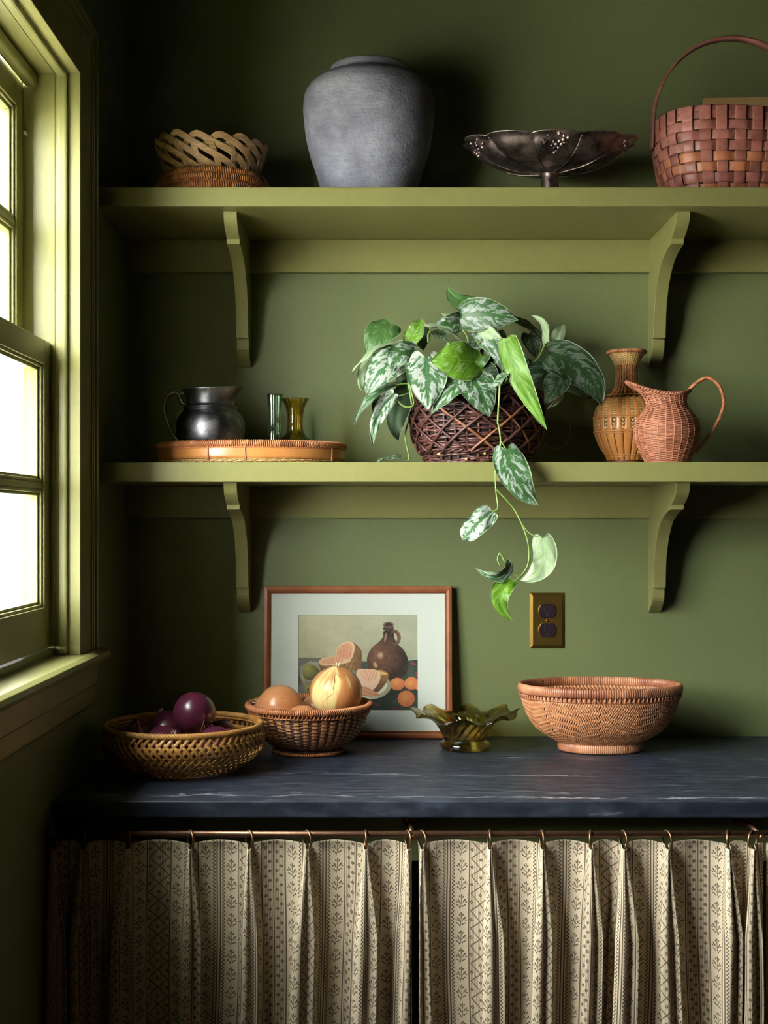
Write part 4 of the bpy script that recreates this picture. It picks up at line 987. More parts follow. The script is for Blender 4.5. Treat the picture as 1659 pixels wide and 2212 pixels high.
def closed_spline(P, k=8):
    n = len(P); out = []
    for i in range(n):
        p0, p1, p2, p3 = P[i-1], P[i], P[(i+1) % n], P[(i+2) % n]
        for f in np.arange(k)/k: out.append(.5*((2*p1)+(-p0+p2)*f+(2*p0-5*p1+4*p2-p3)*f**2+(-p0+3*p1-3*p2+p3)*f**3))
    return np.array(out)
def vn(sx, sy, seed):
    r = np.random.default_rng(seed); a = r.random((int(1300/sy)+3, int(1600/sx)+3)); fx, fy = X/sx, Y/sy; ix, iy = fx.astype(int), fy.astype(int); fx -= ix; fy -= iy; fx = fx*fx*(3-2*fx); fy = fy*fy*(3-2*fy)
    iy = np.clip(iy, 0, a.shape[0]-2); ix = np.clip(ix, 0, a.shape[1]-2)
    return a[iy, ix]*(1-fx)*(1-fy)+a[iy, ix+1]*fx*(1-fy)+a[iy+1, ix]*(1-fx)*fy+a[iy+1, ix+1]*fx*fy-.5
img = np.zeros(X.shape+(3,))
tx_ = ((X-32)/1526)[..., None]; ty_ = ((Y-112)/1208)[..., None]
img[:] = np.array([204, 192, 160])*(1-tx_)+np.array([176, 172, 150])*tx_
img += 14*(vn(260, 200, 1)+.6*vn(90, 70, 2)+.4*vn(24, 20, 3))[..., None]
img -= (ty_*22)
def fill(m, c, c2=None, g_=None, nz=10, seed=5):
    c = np.array(c, float)
    col = np.broadcast_to(c, img.shape).copy()
    if c2 is not None: col = c*(1-g_[..., None])+np.array(c2, float)*g_[..., None]
    col = col+nz*(vn(30, 30, seed)+vn(9, 9, seed+1))[..., None]
    img[m] = col[m]
def sph(cx_, cy_, r_, lx=-.35, ly=-.4):
    d = np.sqrt((X-cx_-lx*r_)**2+(Y-cy_-ly*r_)**2)/(r_*1.5); return np.clip(d, 0, 1)
def ell(cx_, cy_, a, b_, rot=0):
    c_, s_ = math.cos(rot), math.sin(rot); x_ = (X-cx_)*c_+(Y-cy_)*s_; y_ = -(X-cx_)*s_+(Y-cy_)*c_; return (x_/a)**2+(y_/b_)**2 < 1
fill(inside([(20, 652), (200, 656), (420, 668), (700, 690), (900, 700), (1100, 705), (1600, 700), (1600, 1400), (20, 1400)], False), (118, 112, 104), nz=16)
fill(inside([(830, 700), (900, 706), (1300, 720), (1440, 690), (1530, 680), (1600, 690), (1600, 1400), (760, 1400), (700, 1000), (800, 800)], False), (52, 56, 48), (74, 82, 70), np.clip(vn(160, 120, 8)+.5, 0, 1), 14)
fill(inside([(70, 760), (150, 715), (190, 690), (215, 712), (300, 700), (360, 760), (520, 840), (820, 830), (900, 1000), (760, 1180), (520, 1150), (300, 1080), (110, 1010), (60, 880)], False), (176, 166, 144), (128, 118, 104), np.clip(vn(110, 90, 9)+.5, 0, 1), 10)
fill(ell(20, 940, 56, 72), (92, 78, 66))
fill(inside([(96, 840), (110, 770), (170, 740), (240, 752), (290, 800), (350, 850), (300, 890), (240, 925), (160, 938), (108, 900)]), (166, 160, 84), (104, 92, 54), sph(180, 830, 95), 12)
fill(ell(180, 1050, 62, 78), (158, 146, 82), (108, 96, 58), sph(180, 1050, 70)); fill(ell(163, 1052, 10, 18), (60, 50, 36))
# melons
fill(inside([(690, 470), (770, 490), (830, 560), (842, 640), (838, 780), (800, 815), (640, 815), (560, 790), (520, 760), (640, 700)]), (168, 120, 78), (112, 78, 54), np.clip((X-700)/150, 0, 1)*.8+.2*np.abs(np.sin((X*.6+Y*.3)/16)), 12)
for a in (540, 590, 650, 700, 750): fill(inside([(a, 815), (a+30, 740), (a+60, 690), (a+40, 740), (a+14, 815)], False), (110, 74, 50), nz=6)
fill(inside([(298, 720), (310, 780), (340, 822), (440, 812), (560, 760), (690, 700), (640, 700), (420, 735)]), (156, 118, 74), (110, 80, 54), np.clip((Y-730)/90, 0, 1), 12)
fill(inside([(300, 700), (330, 668), (420, 645), (520, 630), (640, 660), (700, 700), (560, 742), (430, 754), (330, 748)]), (232, 186, 146), nz=8)
fill(inside([(330, 700), (400, 668), (520, 650), (600, 690), (500, 730), (380, 738)]), (226, 160, 124), nz=10)
fill(inside([(515, 590), (550, 510), (620, 462), (700, 452), (748, 500), (740, 600), (700, 680), (640, 706), (560, 700), (522, 650)]), (236, 196, 158), nz=8)
fill(inside([(525, 590), (560, 520), (630, 480), (700, 480), (722, 530), (712, 610), (672, 672), (600, 668), (545, 640)]), (228, 162, 128), nz=10)
fill(inside([(522, 610), (580, 560), (630, 545), (690, 580), (700, 640), (640, 660), (560, 640)]), (214, 130, 100), (232, 168, 136), np.abs(np.sin(X/13)), 8)
fill(inside([(470, 690), (480, 650), (530, 640), (620, 690), (520, 720)]), (216, 140, 110), (234, 176, 142), np.abs(np.sin(X/11)), 6)
# jug
J = [(1120, 320), (1240, 320), (1250, 400), (1290, 480), (1370, 560), (1420, 660), (1428, 760), (1400, 850), (1330, 905), (1180, 915), (1000, 850), (930, 780), (905, 690), (925, 600), (980, 520), (1060, 455), (1110, 390)]
fill(inside(J), (128, 84, 64), (58, 40, 36), np.clip(sph(1090, 620, 240, -.1, 0)*1.15, 0, 1)**1.2, 16)
fill(ell(1075, 625, 42, 48), (206, 176, 150), (140, 96, 76), np.clip(np.hypot(X-1075, Y-625)/46, 0, 1)); fill(ell(1012, 745, 22, 42, -.5), (184, 140, 110), nz=14); fill(ell(1140, 400, 12, 60, .2), (160, 122, 100), nz=8)
hm = ell(1262, 400, 72, 98, -.15) & ~ell(1250, 405, 38, 58, -.15) & (X > 1205); fill(hm, (92, 62, 52), (140, 104, 86), np.clip((X-1210)/110, 0, 1)*.6, 10)
fill(ell(1178, 290, 70, 30), (74, 54, 50)); fill(ell(1178, 262, 64, 28), (96, 72, 64)); fill(ell(1178, 240, 66, 32), (110, 84, 74)); fill(ell(1180, 240, 46, 20), (56, 42, 40))
# plate and slices
fill(ell(980, 1020, 232, 150, -.12) & (Y > 880), (214, 204, 176), (170, 158, 136), np.clip((X-900)/300, 0, 1), 6); fill(ell(960, 1010, 200, 118, -.12) & (Y > 900), (226, 216, 190), nz=6)
fill(inside([(1060, 800), (1172, 850), (1168, 930), (1110, 1020), (1040, 1085), (980, 1060), (1000, 900)]), (158, 112, 68), (110, 76, 52), np.clip((Y-850)/200, 0, 1), 12)
fill(inside([(790, 800), (980, 795), (1170, 850), (1140, 870), (1072, 862)], False), (222, 180, 110), nz=8)
fill(inside([(792, 805), (900, 796), (1000, 812), (1072, 850), (1060, 960), (980, 1058), (900, 1030), (830, 990), (775, 900)]), (234, 190, 162), nz=8)
fill(inside([(818, 812), (900, 802), (1045, 840), (1030, 900), (960, 948), (880, 930), (830, 870)]), (222, 150, 124), (236, 186, 156), np.abs(np.sin(X/12+Y/40)), 8)
fill(inside([(800, 1000), (900, 1020), (1080, 1120), (960, 1140), (800, 1130)], False), (222, 160, 128), (200, 130, 100), np.abs(np.sin((Y-X*.3)/14)), 10)
for ox, oy, ra in ((1290, 984, 92), (1468, 975, 92), (1560, 1020, 50), (1400, 1165, 108)): fill(ell(ox, oy, ra, ra*.85 if ra < 100 else ra*.92), (232, 154, 86), (206, 96, 78), sph(ox, oy, ra, -.2, -.1), 10)
for ox, oy in ((1495, 730), (1545, 850), (1030, 1238), (1550, 890), (1260, 1290)): fill(ell(ox, oy, 34, 16, .3), (176, 70, 84), (110, 44, 56), np.clip(vn(12, 12, 77)+.5, 0, 1), 30)
img = np.clip(img, 0, 238)/255*1.04+.03; lin = np.where(img <= .04045, img/12.92, ((img+.055)/1.055)**2.4)
gx_ = np.linspace(px0_-.001, px1_+.001, NX); gz_ = np.linspace(pz0-.001, pz1+.001, NZ)
GX, GZ = np.meshgrid(gx_, gz_, indexing='xy'); Vp = np.stack([GX, np.full(GX.shape, -.0034), GZ], -1).reshape(-1, 3)
R3 = np.array(Mt.to_3x3()); Vp = Vp@R3.T+np.array(Mt.translation)
I, Jx = np.meshgrid(np.arange(NZ-1), np.arange(NX-1), indexing='ij'); F = np.stack([I*NX+Jx, I*NX+Jx+1, (I+1)*NX+Jx+1, (I+1)*NX+Jx], -1).reshape(-1, 4)
b = NB('fruit_print'); at_ = b.n('VertexColor', layer_name='print'); b.bsdf(at_.outputs[0], .7)
o = mk('art_print', Vp, F, b.m, fe); ca = o.data.color_attributes.new('print', 'FLOAT_COLOR', 'POINT'); ca.data.foreach_set('color', np.concatenate([lin.reshape(-1, 3), np.ones((NX*NZ, 1))], 1).reshape(-1))
tag(o, 'print of a brown jug, cut melons, pears and oranges')
# ------------------------------------------------------------------ trailing plant
def leaf_mat(name, g1, g2, silver, amount, back=False):
    b = NB(name); tc = b.n('TexCoord'); sp = b.n('SeparateXYZ'); b.l(tc.outputs['UV'], sp.inputs[0])
    a, v = sp.outputs[0], b.math('ABSOLUTE', sp.outputs[1])
    oi = b.n('ObjectInfo'); r = b.math('MULTIPLY', oi.outputs['Random'], 50)
    al = b.math('SUBTRACT', a, b.math('MULTIPLY', v, .30))
    sg = b.math('SIGN', sp.outputs[1])
    cv = b.n('CombineXYZ'); b.l(b.math('MULTIPLY', al, 9.0), cv.inputs[0]); b.l(b.math('MULTIPLY', v, 2.6), cv.inputs[1]); b.l(b.math('ADD', r, b.math('MULTIPLY', sg, 5)), cv.inputs[2])
    n1 = b.noise(cv.outputs[0], 1.15, 5, .62, .5)
    cv3 = b.n('CombineXYZ'); b.l(b.math('MULTIPLY', al, 26.0), cv3.inputs[0]); b.l(b.math('MULTIPLY', v, 1.2), cv3.inputs[1]); b.l(r, cv3.inputs[2])
    n2 = b.noise(cv3.outputs[0], 1.0, 2, .5)
    mid = b.math('SUBTRACT', 1.0, b.math('DIVIDE', v, .16), clamp=True)
    edge = b.math('MULTIPLY', b.math('SUBTRACT', v, .80, clamp=True), .7)
    val = b.math('SUBTRACT', b.math('SUBTRACT', n1, b.math('MULTIPLY', mid, .28)), edge)
    msk = b.ramp(val, [(.5-amount, (0, 0, 0)), (.53-amount, (1, 1, 1))])
    gcol = b.ramp(n2, [(.35, s2l(g1)), (.65, s2l(g2))])
    scol = b.ramp(n2, [(.3, s2l(tuple(x*.88 for x in silver))), (.7, s2l(silver))])
    col = b.mix(msk, gcol, scol)
    rimm = b.ramp(v, [(.955, (0, 0, 0)), (.985, (.8, .8, .8))])
    col = b.mix(rimm, col, s2l((196, 208, 176)))
    vein = b.math('SUBTRACT', 1.0, b.math('DIVIDE', v, .03), clamp=True)
    col = b.mix(b.math('MULTIPLY', vein, .5), col, s2l(tuple(min(255, x*1.25) for x in g2)))
    bs = b.bsdf(col, .42, 0, n2, .25, .0008, 0)
    tr = b.n('BsdfTranslucent'); b.l(b.mix(.5, col, s2l((120, 180, 40))), tr.inputs[0])
    x = b.n('MixShader'); x.inputs[0].default_value = .22; b.l(bs.outputs[0], x.inputs[1]); b.l(tr.outputs[0], x.inputs[2]); b.l(x.outputs[0], b.out.inputs[0])
    return b.m
LM = {
 's': leaf_mat('silver_splashed_leaf', (48, 84, 46), (72, 112, 62), (172, 186, 172), .01),
 'w': leaf_mat('very_silvery_leaf', (64, 106, 66), (88, 130, 84), (204, 214, 200), .045),
 'g': leaf_mat('bright_green_leaf', (78, 122, 26), (112, 156, 44), (146, 178, 104), -.05),
 'm': leaf_mat('mid_green_leaf', (66, 106, 48), (92, 132, 70), (120, 152, 104), -.04),
 'd': leaf_mat('shaded_silver_leaf', (38, 62, 34), (56, 84, 46), (116, 130, 112), .0),  # darker copy of the silver leaf, shade put into its colour
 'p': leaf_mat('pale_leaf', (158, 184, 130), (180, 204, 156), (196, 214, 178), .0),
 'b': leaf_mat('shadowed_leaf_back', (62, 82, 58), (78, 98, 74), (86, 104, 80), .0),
}
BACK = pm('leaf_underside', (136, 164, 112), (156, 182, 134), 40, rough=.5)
BACKD = pm('leaf_underside_shaded', (70, 92, 62), (86, 108, 78), 40, rough=.5)  # underside of the shaded leaves, shade put into the colour
STEM = pm('green_stem', (96, 130, 52), (132, 158, 84), 30, rough=.4)
px_c = W(1028, 900, -.157).x
pt = empty('trailing_plant', (px_c, -.157, Z2T+.012), 'trailing houseplant with silver-splashed heart-shaped leaves in the willow basket', 'plant')
HW = ([0, .12, .25, .4, .55, .7, .82, .91, .97, 1], [.80, .965, 1, .955, .83, .635, .44, .26, .10, .0])
def leaf(base, tip, wpx, tone, yb, yt, roll=0.0, fold=.18, bend=(0, 0), arch=.012, lobe=.2, droop=.10, crop=0, flip=False, wav=1.0, tilt=.25, blunt=0):
    cv = (lambda p: (p[0]/2.86+740, p[1]/2.86+600)) if crop == 0 else (lambda p: (p[0]/4.096+960, p[1]/4.096+820))
    k = 2.86 if crop == 0 else 4.096
    B = W(*cv(base), yb); T_ = W(*cv(tip), yt); sc_ = FPX/((yb+yt)/2-CAMY)
    L = (T_-B).length; hw = wpx/k/sc_/2
    Mx = (B+T_)/2+Vector((bend[0]/k/sc_, -arch, -bend[1]/k/sc_))
    nu, nv = 22, 15
    us = np.linspace(0, 1, nu); vs = np.linspace(-1, 1, nv)
    B_, M_, T2 = (np.array(tuple(q)) for q in (B, Mx*2-(B+T_)/2, T_))
    mid = lambda u: (1-u)[:, None]**2*B_+2*(u*(1-u))[:, None]*M_+u[:, None]**2*T2
    dmid = lambda u: nrm(2*(1-u)[:, None]*(M_-B_)+2*u[:, None]*(T2-M_))
    u2, v2 = np.meshgrid(us, vs, indexing='ij')
    h = np.interp(u2, *HW)*hw
    if blunt: h = h*(1-blunt)+blunt*hw*np.sqrt(np.clip(1-((u2-.46)/.54)**4, 0, 1))
    back = -lobe*L*np.sin(PI*np.abs(v2))**.75*(1-u2)**5*(.5+.5*np.abs(v2)) if lobe else 0*u2
    back = back+.0*u2
    # along coordinate including the back-reaching lobes
    P0 = mid(us)[:, None]; T0 = dmid(us)[:, None]
    n0 = np.array([0, -1, tilt]); n0 = n0/np.linalg.norm(n0)
    S = nrm(np.cross(T0, n0)); Nn = np.cross(S, T0)
    c_, s_ = math.cos(roll), math.sin(roll)
    S2 = S*c_+Nn*s_; N2 = -S*s_+Nn*c_
    if flip: N2 = -N2; S2 = -S2
    vv = v2[..., None]; hh = h[..., None]
    rel = np.abs(v2)
    # longitudinal ripple, fold along the midrib and edges rolling down
    prof = fold*rel*h-droop*rel**2.2*h*1.6+.0022*wav*np.sin(u2*9+v2*3+B.x*90)*rel+.0012*wav*np.cos(u2*19+v2*2)*rel**2
    P = P0+S2*vv*hh+N2*prof[..., None]+T0*back[..., None]
    # thickness
    nn = nrm(np.cross(np.gradient(P, axis=0), np.gradient(P, axis=1))); sgn = np.sign((nn*N2).sum(-1).mean()); nn = nn*sgn
    V = np.concatenate([P.reshape(-1, 3), (P-nn*.0004).reshape(-1, 3)]); m = nu*nv
    I, J = np.meshgrid(np.arange(nu-1), np.arange(nv-1), indexing='ij')
    top = np.stack([I*nv+J, (I+1)*nv+J, (I+1)*nv+J+1, I*nv+J+1], -1).reshape(-1, 4)
    if sgn < 0: top = top[:, ::-1]
    bot = top[:, ::-1]+m
    per = [j for j in range(nv)]+[i*nv+nv-1 for i in range(1, nu)]+[(nu-1)*nv+j for j in range(nv-2, -1, -1)]+[i*nv for i in range(nu-2, 0, -1)]
    side_ = [[per[i], per[(i+1) % len(per)], per[(i+1) % len(per)]+m, per[i]+m] for i in range(len(per))]
    F = top.tolist()+bot.tolist()+side_
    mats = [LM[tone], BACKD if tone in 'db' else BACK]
    o = mk('leaf', V, F, mats, pt, True, [0]*len(top)+[1]*len(bot)+[0]*len(side_))
    uv = o.data.uv_layers.new(name='UVMap')
    li = np.zeros(len(o.data.loops), dtype=np.int32); o.data.loops.foreach_get('vertex_index', li); li = li % m
    UV = np.stack([u2+back/L, v2], -1).reshape(-1, 2); uv.data.foreach_set('uv', UV[li].astype(np.float32).reshape(-1))
    return B
def stem(pts, y, r=.0016, crop=0, name='stem', ys=None):
    cv = (lambda p: (p[0]/2.86+740, p[1]/2.86+600)) if crop == 0 else (lambda p: (p[0]/4.096+960, p[1]/4.096+820))
    P = [W(*cv(p), (ys[i] if ys else y)) for i, p in enumerate(pts)]
    mk(name, *tube(P, r, 8, sm=max(12, len(P)*6)), STEM, pt)
# back layer
leaf((835, 165), (650, 56), 120, 'm', -.13, -.14, roll=.7, fold=.9, bend=(-20, 30), droop=.02)
leaf((720, 275), (612, 220), 70, 'p', -.11, -.12, roll=-.5)
leaf((240, 300), (138, 322), 62, 'p', -.12, -.13, roll=.4)
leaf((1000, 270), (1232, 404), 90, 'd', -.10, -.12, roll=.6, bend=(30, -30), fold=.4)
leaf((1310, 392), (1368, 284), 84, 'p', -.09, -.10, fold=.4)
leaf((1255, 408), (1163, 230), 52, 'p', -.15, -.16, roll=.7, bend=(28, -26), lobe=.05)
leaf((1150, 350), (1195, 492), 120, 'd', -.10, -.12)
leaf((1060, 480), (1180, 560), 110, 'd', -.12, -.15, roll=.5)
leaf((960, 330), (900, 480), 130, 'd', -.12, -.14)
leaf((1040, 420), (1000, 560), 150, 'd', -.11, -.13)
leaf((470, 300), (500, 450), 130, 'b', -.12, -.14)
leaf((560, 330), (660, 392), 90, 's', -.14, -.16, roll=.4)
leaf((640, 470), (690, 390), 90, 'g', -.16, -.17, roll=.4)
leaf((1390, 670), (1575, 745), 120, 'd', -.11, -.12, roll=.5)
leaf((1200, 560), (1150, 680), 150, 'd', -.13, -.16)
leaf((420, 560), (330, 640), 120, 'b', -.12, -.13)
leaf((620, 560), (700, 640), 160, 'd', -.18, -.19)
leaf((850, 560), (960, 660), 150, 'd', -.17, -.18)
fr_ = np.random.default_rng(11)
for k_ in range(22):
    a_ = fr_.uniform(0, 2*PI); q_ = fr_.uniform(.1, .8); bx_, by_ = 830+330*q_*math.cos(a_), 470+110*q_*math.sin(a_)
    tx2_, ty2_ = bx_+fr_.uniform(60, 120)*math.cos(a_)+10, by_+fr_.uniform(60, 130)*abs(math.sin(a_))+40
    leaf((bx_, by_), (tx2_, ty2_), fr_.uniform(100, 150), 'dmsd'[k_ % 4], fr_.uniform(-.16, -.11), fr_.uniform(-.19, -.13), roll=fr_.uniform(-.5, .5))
# middle layer
leaf((300, 285), (155, 488), 205, 'm', -.155, -.18, roll=-.25, bend=(-16, -16), lobe=.12, fold=.1)
leaf((415, 400), (488, 250), 125, 'g', -.165, -.165, roll=.35, fold=.45, bend=(10, 0))
leaf((320, 395), (58, 592), 88, 'p', -.19, -.205, roll=-1.0, bend=(-22, -26), fold=.1)
leaf((215, 500), (120, 700), 120, 'p', -.175, -.185, roll=.3, bend=(-28, 8), fold=.2)
leaf((755, 262), (545, 300), 130, 's', -.16, -.17, roll=.5, bend=(0, 14))
leaf((520, 285), (765, 408), 78, 'p', -.185, -.20, roll=.9, bend=(14, -12), lobe=.1)
leaf((835, 330), (985, 575), 150, 's', -.17, -.20, roll=-.7, bend=(30, -20))
leaf((850, 300), (1020, 420), 96, 'p', -.175, -.195, roll=-.8, bend=(0, 20))
leaf((735, 232), (1082, 262), 215, 's', -.17, -.19, roll=-.1, bend=(0, -14), lobe=.10, fold=.02, droop=.10, tilt=.1)
leaf((1330, 585), (1000, 655), 140, 'd', -.17, -.19, roll=.5, bend=(0, -26))
leaf((1330, 590), (1245, 775), 170, 'd', -.19, -.22, roll=-.3, bend=(20, 0))
leaf((1352, 640), (1262, 815), 76, 'p', -.18, -.20, roll=.9, bend=(26, 10), lobe=.05)
leaf((1275, 470), (1603, 790), 262, 'd', -.185, -.20, roll=.12, bend=(44, -50), lobe=.12, fold=.08)
leaf((400, 690), (348, 1006), 150, 'b', -.17, -.19, roll=.2, bend=(-44, 20), fold=.3)
leaf((335, 660), (76, 908), 84, 's', -.19, -.21, roll=-.6, bend=(-34, -34), fold=.4)
leaf((240, 750), (212, 872), 76, 'b', -.185, -.19, roll=.2, bend=(-14, 0))
leaf((380, 470), (150, 728), 225, 'w', -.205, -.235, roll=-.15, bend=(-26, -24), fold=.12, lobe=.10)
leaf((452, 452), (312, 586), 178, 's', -.225, -.245, roll=-.1, bend=(-34, -30), lobe=.14, fold=.1)
leaf((770, 630), (546, 844), 150, 's', -.288, -.300, roll=-.3, bend=(-20, -20), fold=.2)
leaf((785, 600), (906, 858), 235, 's', -.292, -.305, roll=.1, bend=(10, -6), fold=.15)
leaf((905, 668), (1040, 578), 84, 's', -.292, -.295, roll=.6, lobe=0)
leaf((515, 500), (528, 816), 258, 'w', -.285, -.312, roll=.05, bend=(2, 0), fold=.10, lobe=.26, droop=.12)
leaf((815, 520), (546, 516), 255, 'g', -.300, -.318, roll=.25, bend=(0, -4), fold=.12, lobe=.34, droop=.14, tilt=.4)
leaf((1012, 372), (1262, 938), 150, 'g', -.285, -.315, roll=-.45, bend=(-34, -6), lobe=.02, fold=.1, tilt=.5)
leaf((318, 715), (186, 1036), 96, 'w', -.235, -.25, roll=.25, bend=(-36, -10), fold=.35, lobe=.04)
leaf((380, 1110), (212, 1136), 60, 's', -.20, -.215, roll=-.9, bend=(0, -14), lobe=.05, arch=.004)
# hanging vine leaves (in front of the shelf)
leaf((545, 625), (826, 1112), 296, 's', -.325, -.345, roll=.06, bend=(-34, 34), crop=1, lobe=.14, fold=.10, tilt=.1)
leaf((418, 1160), (160, 1420), 205, 'w', -.335, -.345, roll=0, bend=(-8, -10), crop=1, lobe=.03, fold=.12, blunt=.75)
leaf((868, 1398), (668, 1778), 232, 'p', -.33, -.345, roll=.1, bend=(84, 62), crop=1, lobe=.12, fold=.05, droop=.05)
leaf((588, 1765), (600, 2138), 175, 'g', -.335, -.35, roll=-.1, bend=(-110, -10), crop=1, lobe=.06, fold=.25)
leaf((585, 1625), (272, 1662), 120, 's', -.335, -.345, roll=.75, bend=(30, 96), crop=1, lobe=.05, fold=.35)
# stems
stem([(500, 230-200), (492, 40), (485, 150), (472, 380)], 0, .0019, 1, ys=[-.27, -.305, -.312, -.316])
stem([(472, 380), (484, 430), (498, 560), (470, 700), (452, 830), (456, 975)], 0, .0018, 1, ys=[-.316, -.317, -.32, -.318, -.318, -.322])
stem([(456, 965), (462, 1030), (474, 1120), (460, 1156), (418, 1168)], 0, .0016, 1, ys=[-.322, -.326, -.33, -.333, -.335], name='petiole')
stem([(462, 975), (540, 1055), (620, 1150), (690, 1290), (735, 1420), (750, 1540), (735, 1650), (680, 1730), (630, 1775), (588, 1782)], 0, .0016, 1, ys=[-.323]*3+[-.326]*3+[-.33]*4)
stem([(695, 1290), (740, 1345), (800, 1385), (868, 1398)], -.33, .0012, 1, name='petiole')
stem([(660, 1742), (620, 1730), (580, 1716)], -.332, .0013, 1, name='petiole')
stem([(495, 1645), (475, 1610), (472, 1575), (490, 1535)], -.332, .0014, 1); stem([(490, 1535), (512, 1565), (534, 1612)], -.332, .0017, 1)
stem([(548, 620), (520, 575), (500, 545)], -.322, .0013, 1, name='petiole')
stem([(412, 640), (425, 700), (440, 780), (405, 800), (365, 785), (330, 745)], -.235, .0018)
stem([(408, 655), (420, 730), (428, 785)], -.232, .0018)
stem([(405, 890), (388, 960), (390, 1010), (405, 1080), (412, 1120), (400, 1132)], 0, .0016, ys=[-.16, -.185, -.20, -.21, -.215, -.215])
stem([(1252, 405), (1235, 450), (1205, 500), (1183, 520)], -.15, .0022)
stem([(1060, 590), (1030, 600), (1000, 660), (980, 672)], -.27, .0022, name='petiole'); stem([(960, 640), (975, 665), (972, 700)], -.275, .0022)
stem([(545, 325), (530, 350), (530, 400)], -.19, .0020, name='petiole'); stem([(740, 320), (765, 350), (780, 400)], -.17, .0020)
stem([(860, 395), (835, 405)], -.18, .0018, name='petiole')
stem([(985, 575), (1005, 550), (1040, 540)], -.26, .0018, name='petiole')
stem([(1350, 830), (1395, 900), (1408, 970), (1370, 1035), (1300, 1056), (1240, 1010)], -.08, .0011)
stem([(330, 660), (370, 655), (410, 655)], -.22, .0014); stem([(350, 730), (400, 715), (460, 690)], -.20, .0014)
# nursery pot and soil inside the basket
M['pot'] = pm('dark_plastic_pot', (34, 34, 34), rough=.5); M['soil'] = pm('potting_soil', (48, 34, 26), (70, 52, 40), 200, rough=.95, bump=1.0)
solid_lathe('pot', [(.0001, Z2T+.012), (.080, Z2T+.012), (.083, Z2T+.016), (.100, Z2T+.118), (.102, Z2T+.122), (.098, Z2T+.122), (.096, Z2T+.10), (.0001, Z2T+.099)], px_c, -.157, M['pot'], pt, 48, 40, sm=False)
solid_lathe('soil', [(.0001, Z2T+.112), (.06, Z2T+.113), (.0955, Z2T+.109), (.0001, Z2T+.107)], px_c, -.157, M['soil'], pt, 48, 16, sm=False)
# ------------------------------------------------------------------ rod, rings, curtains
M['bronze'] = pm('brown_bronze', (104, 76, 58), (122, 90, 70), 80, rough=.32, metal=.8, bump=.04)
M['bronze_lit'] = pm('bronze_ring_lit', (120, 92, 66), (150, 116, 84), 80, rough=.34, metal=.85, bump=.05)  # lighter copy of the rod's bronze, light put into its colour
RY = -.648; RZ = W(0, 1801.5, RY).z
rt = empty('curtain_rod', (0, RY, RZ), 'thin brown bronze curtain rod under the countertop', 'curtain rod')
mk('rod', *tube([(LW+.004, RY, RZ), (0, RY, RZ), (1.15, RY, RZ)], .0050, 16), M['bronze'], rt)
mk('end_collar', *tube([(LW+.0015, RY, RZ), (LW+.012, RY, RZ)], .0078, 20), M['bronze'], rt)
for px_ in (889, 1640):
    x = W(px_, 1800, RY).x
    mk('rod_bracket', *tube([(x, -.545, RZ+.001), (x, RY+.001, RZ+.001)], .0035, 12), M['bronze'], rt)
    mk('bracket_plate', *tube([(x, -.5455, RZ+.001), (x, -.549, RZ+.001), (x, -.551, RZ+.001)], .012, 28, scale=[1, 1, .7]), M['bronze'], rt)
    mk('set_screw', *tube([(x+.002, RY-.004, RZ-.003), (x+.002, RY-.009, RZ-.004)], .0042, 14), M['bronze_lit'], rt)
def U_(px_): return W(px_, 1830, RY).x
RINGS = [116, 180, 277, 412, 539, 664, 790, 882, 912, 1057.5, 1171, 1275.5, 1347, 1441, 1572, 1626]
names = ['first', 'second', 'third', 'fourth', 'fifth', 'sixth', 'seventh', 'eighth']
turn = [.5, .5, .4, .45, .5, .5, .1, .3, .45, .05, .1, -.2, .25, .35, -.3, -.75]
for i, px_ in enumerate(RINGS):
    x = U_(px_); c = np.array([x, RY, RZ-.0085])
    lab = f"bronze curtain ring on the {'left' if i < 8 else 'right'} striped curtain, {names[i if i < 8 else i-8]} from its left edge"
    t = empty('curtain_ring', (x, RY, RZ+.005), lab, 'curtain ring', 'bronze curtain rings')
    a = TH(40); az = turn[i]; dx, dy = math.sin(az), math.cos(az)
    P = np.stack([c[0]+.0138*np.cos(a)*dx, c[1]-.0138*np.cos(a)*dy, c[2]+.0138*np.sin(a)], 1); N = nrm(P-c)
    mk('hoop', *sweep(P, N, np.array([(-.0018, -.0009), (.0018, -.0009), (.0018, .0007), (0, .0011), (-.0018, .0007)]), True), M['bronze_lit'], t)
    mk('eyelet', *tube([(x, RY-.001, RZ-.0215), (x+.001, RY-.002, RZ-.0245), (x+.001, RY-.003, RZ-.028)], .0011, 6), M['bronze_lit'], t)
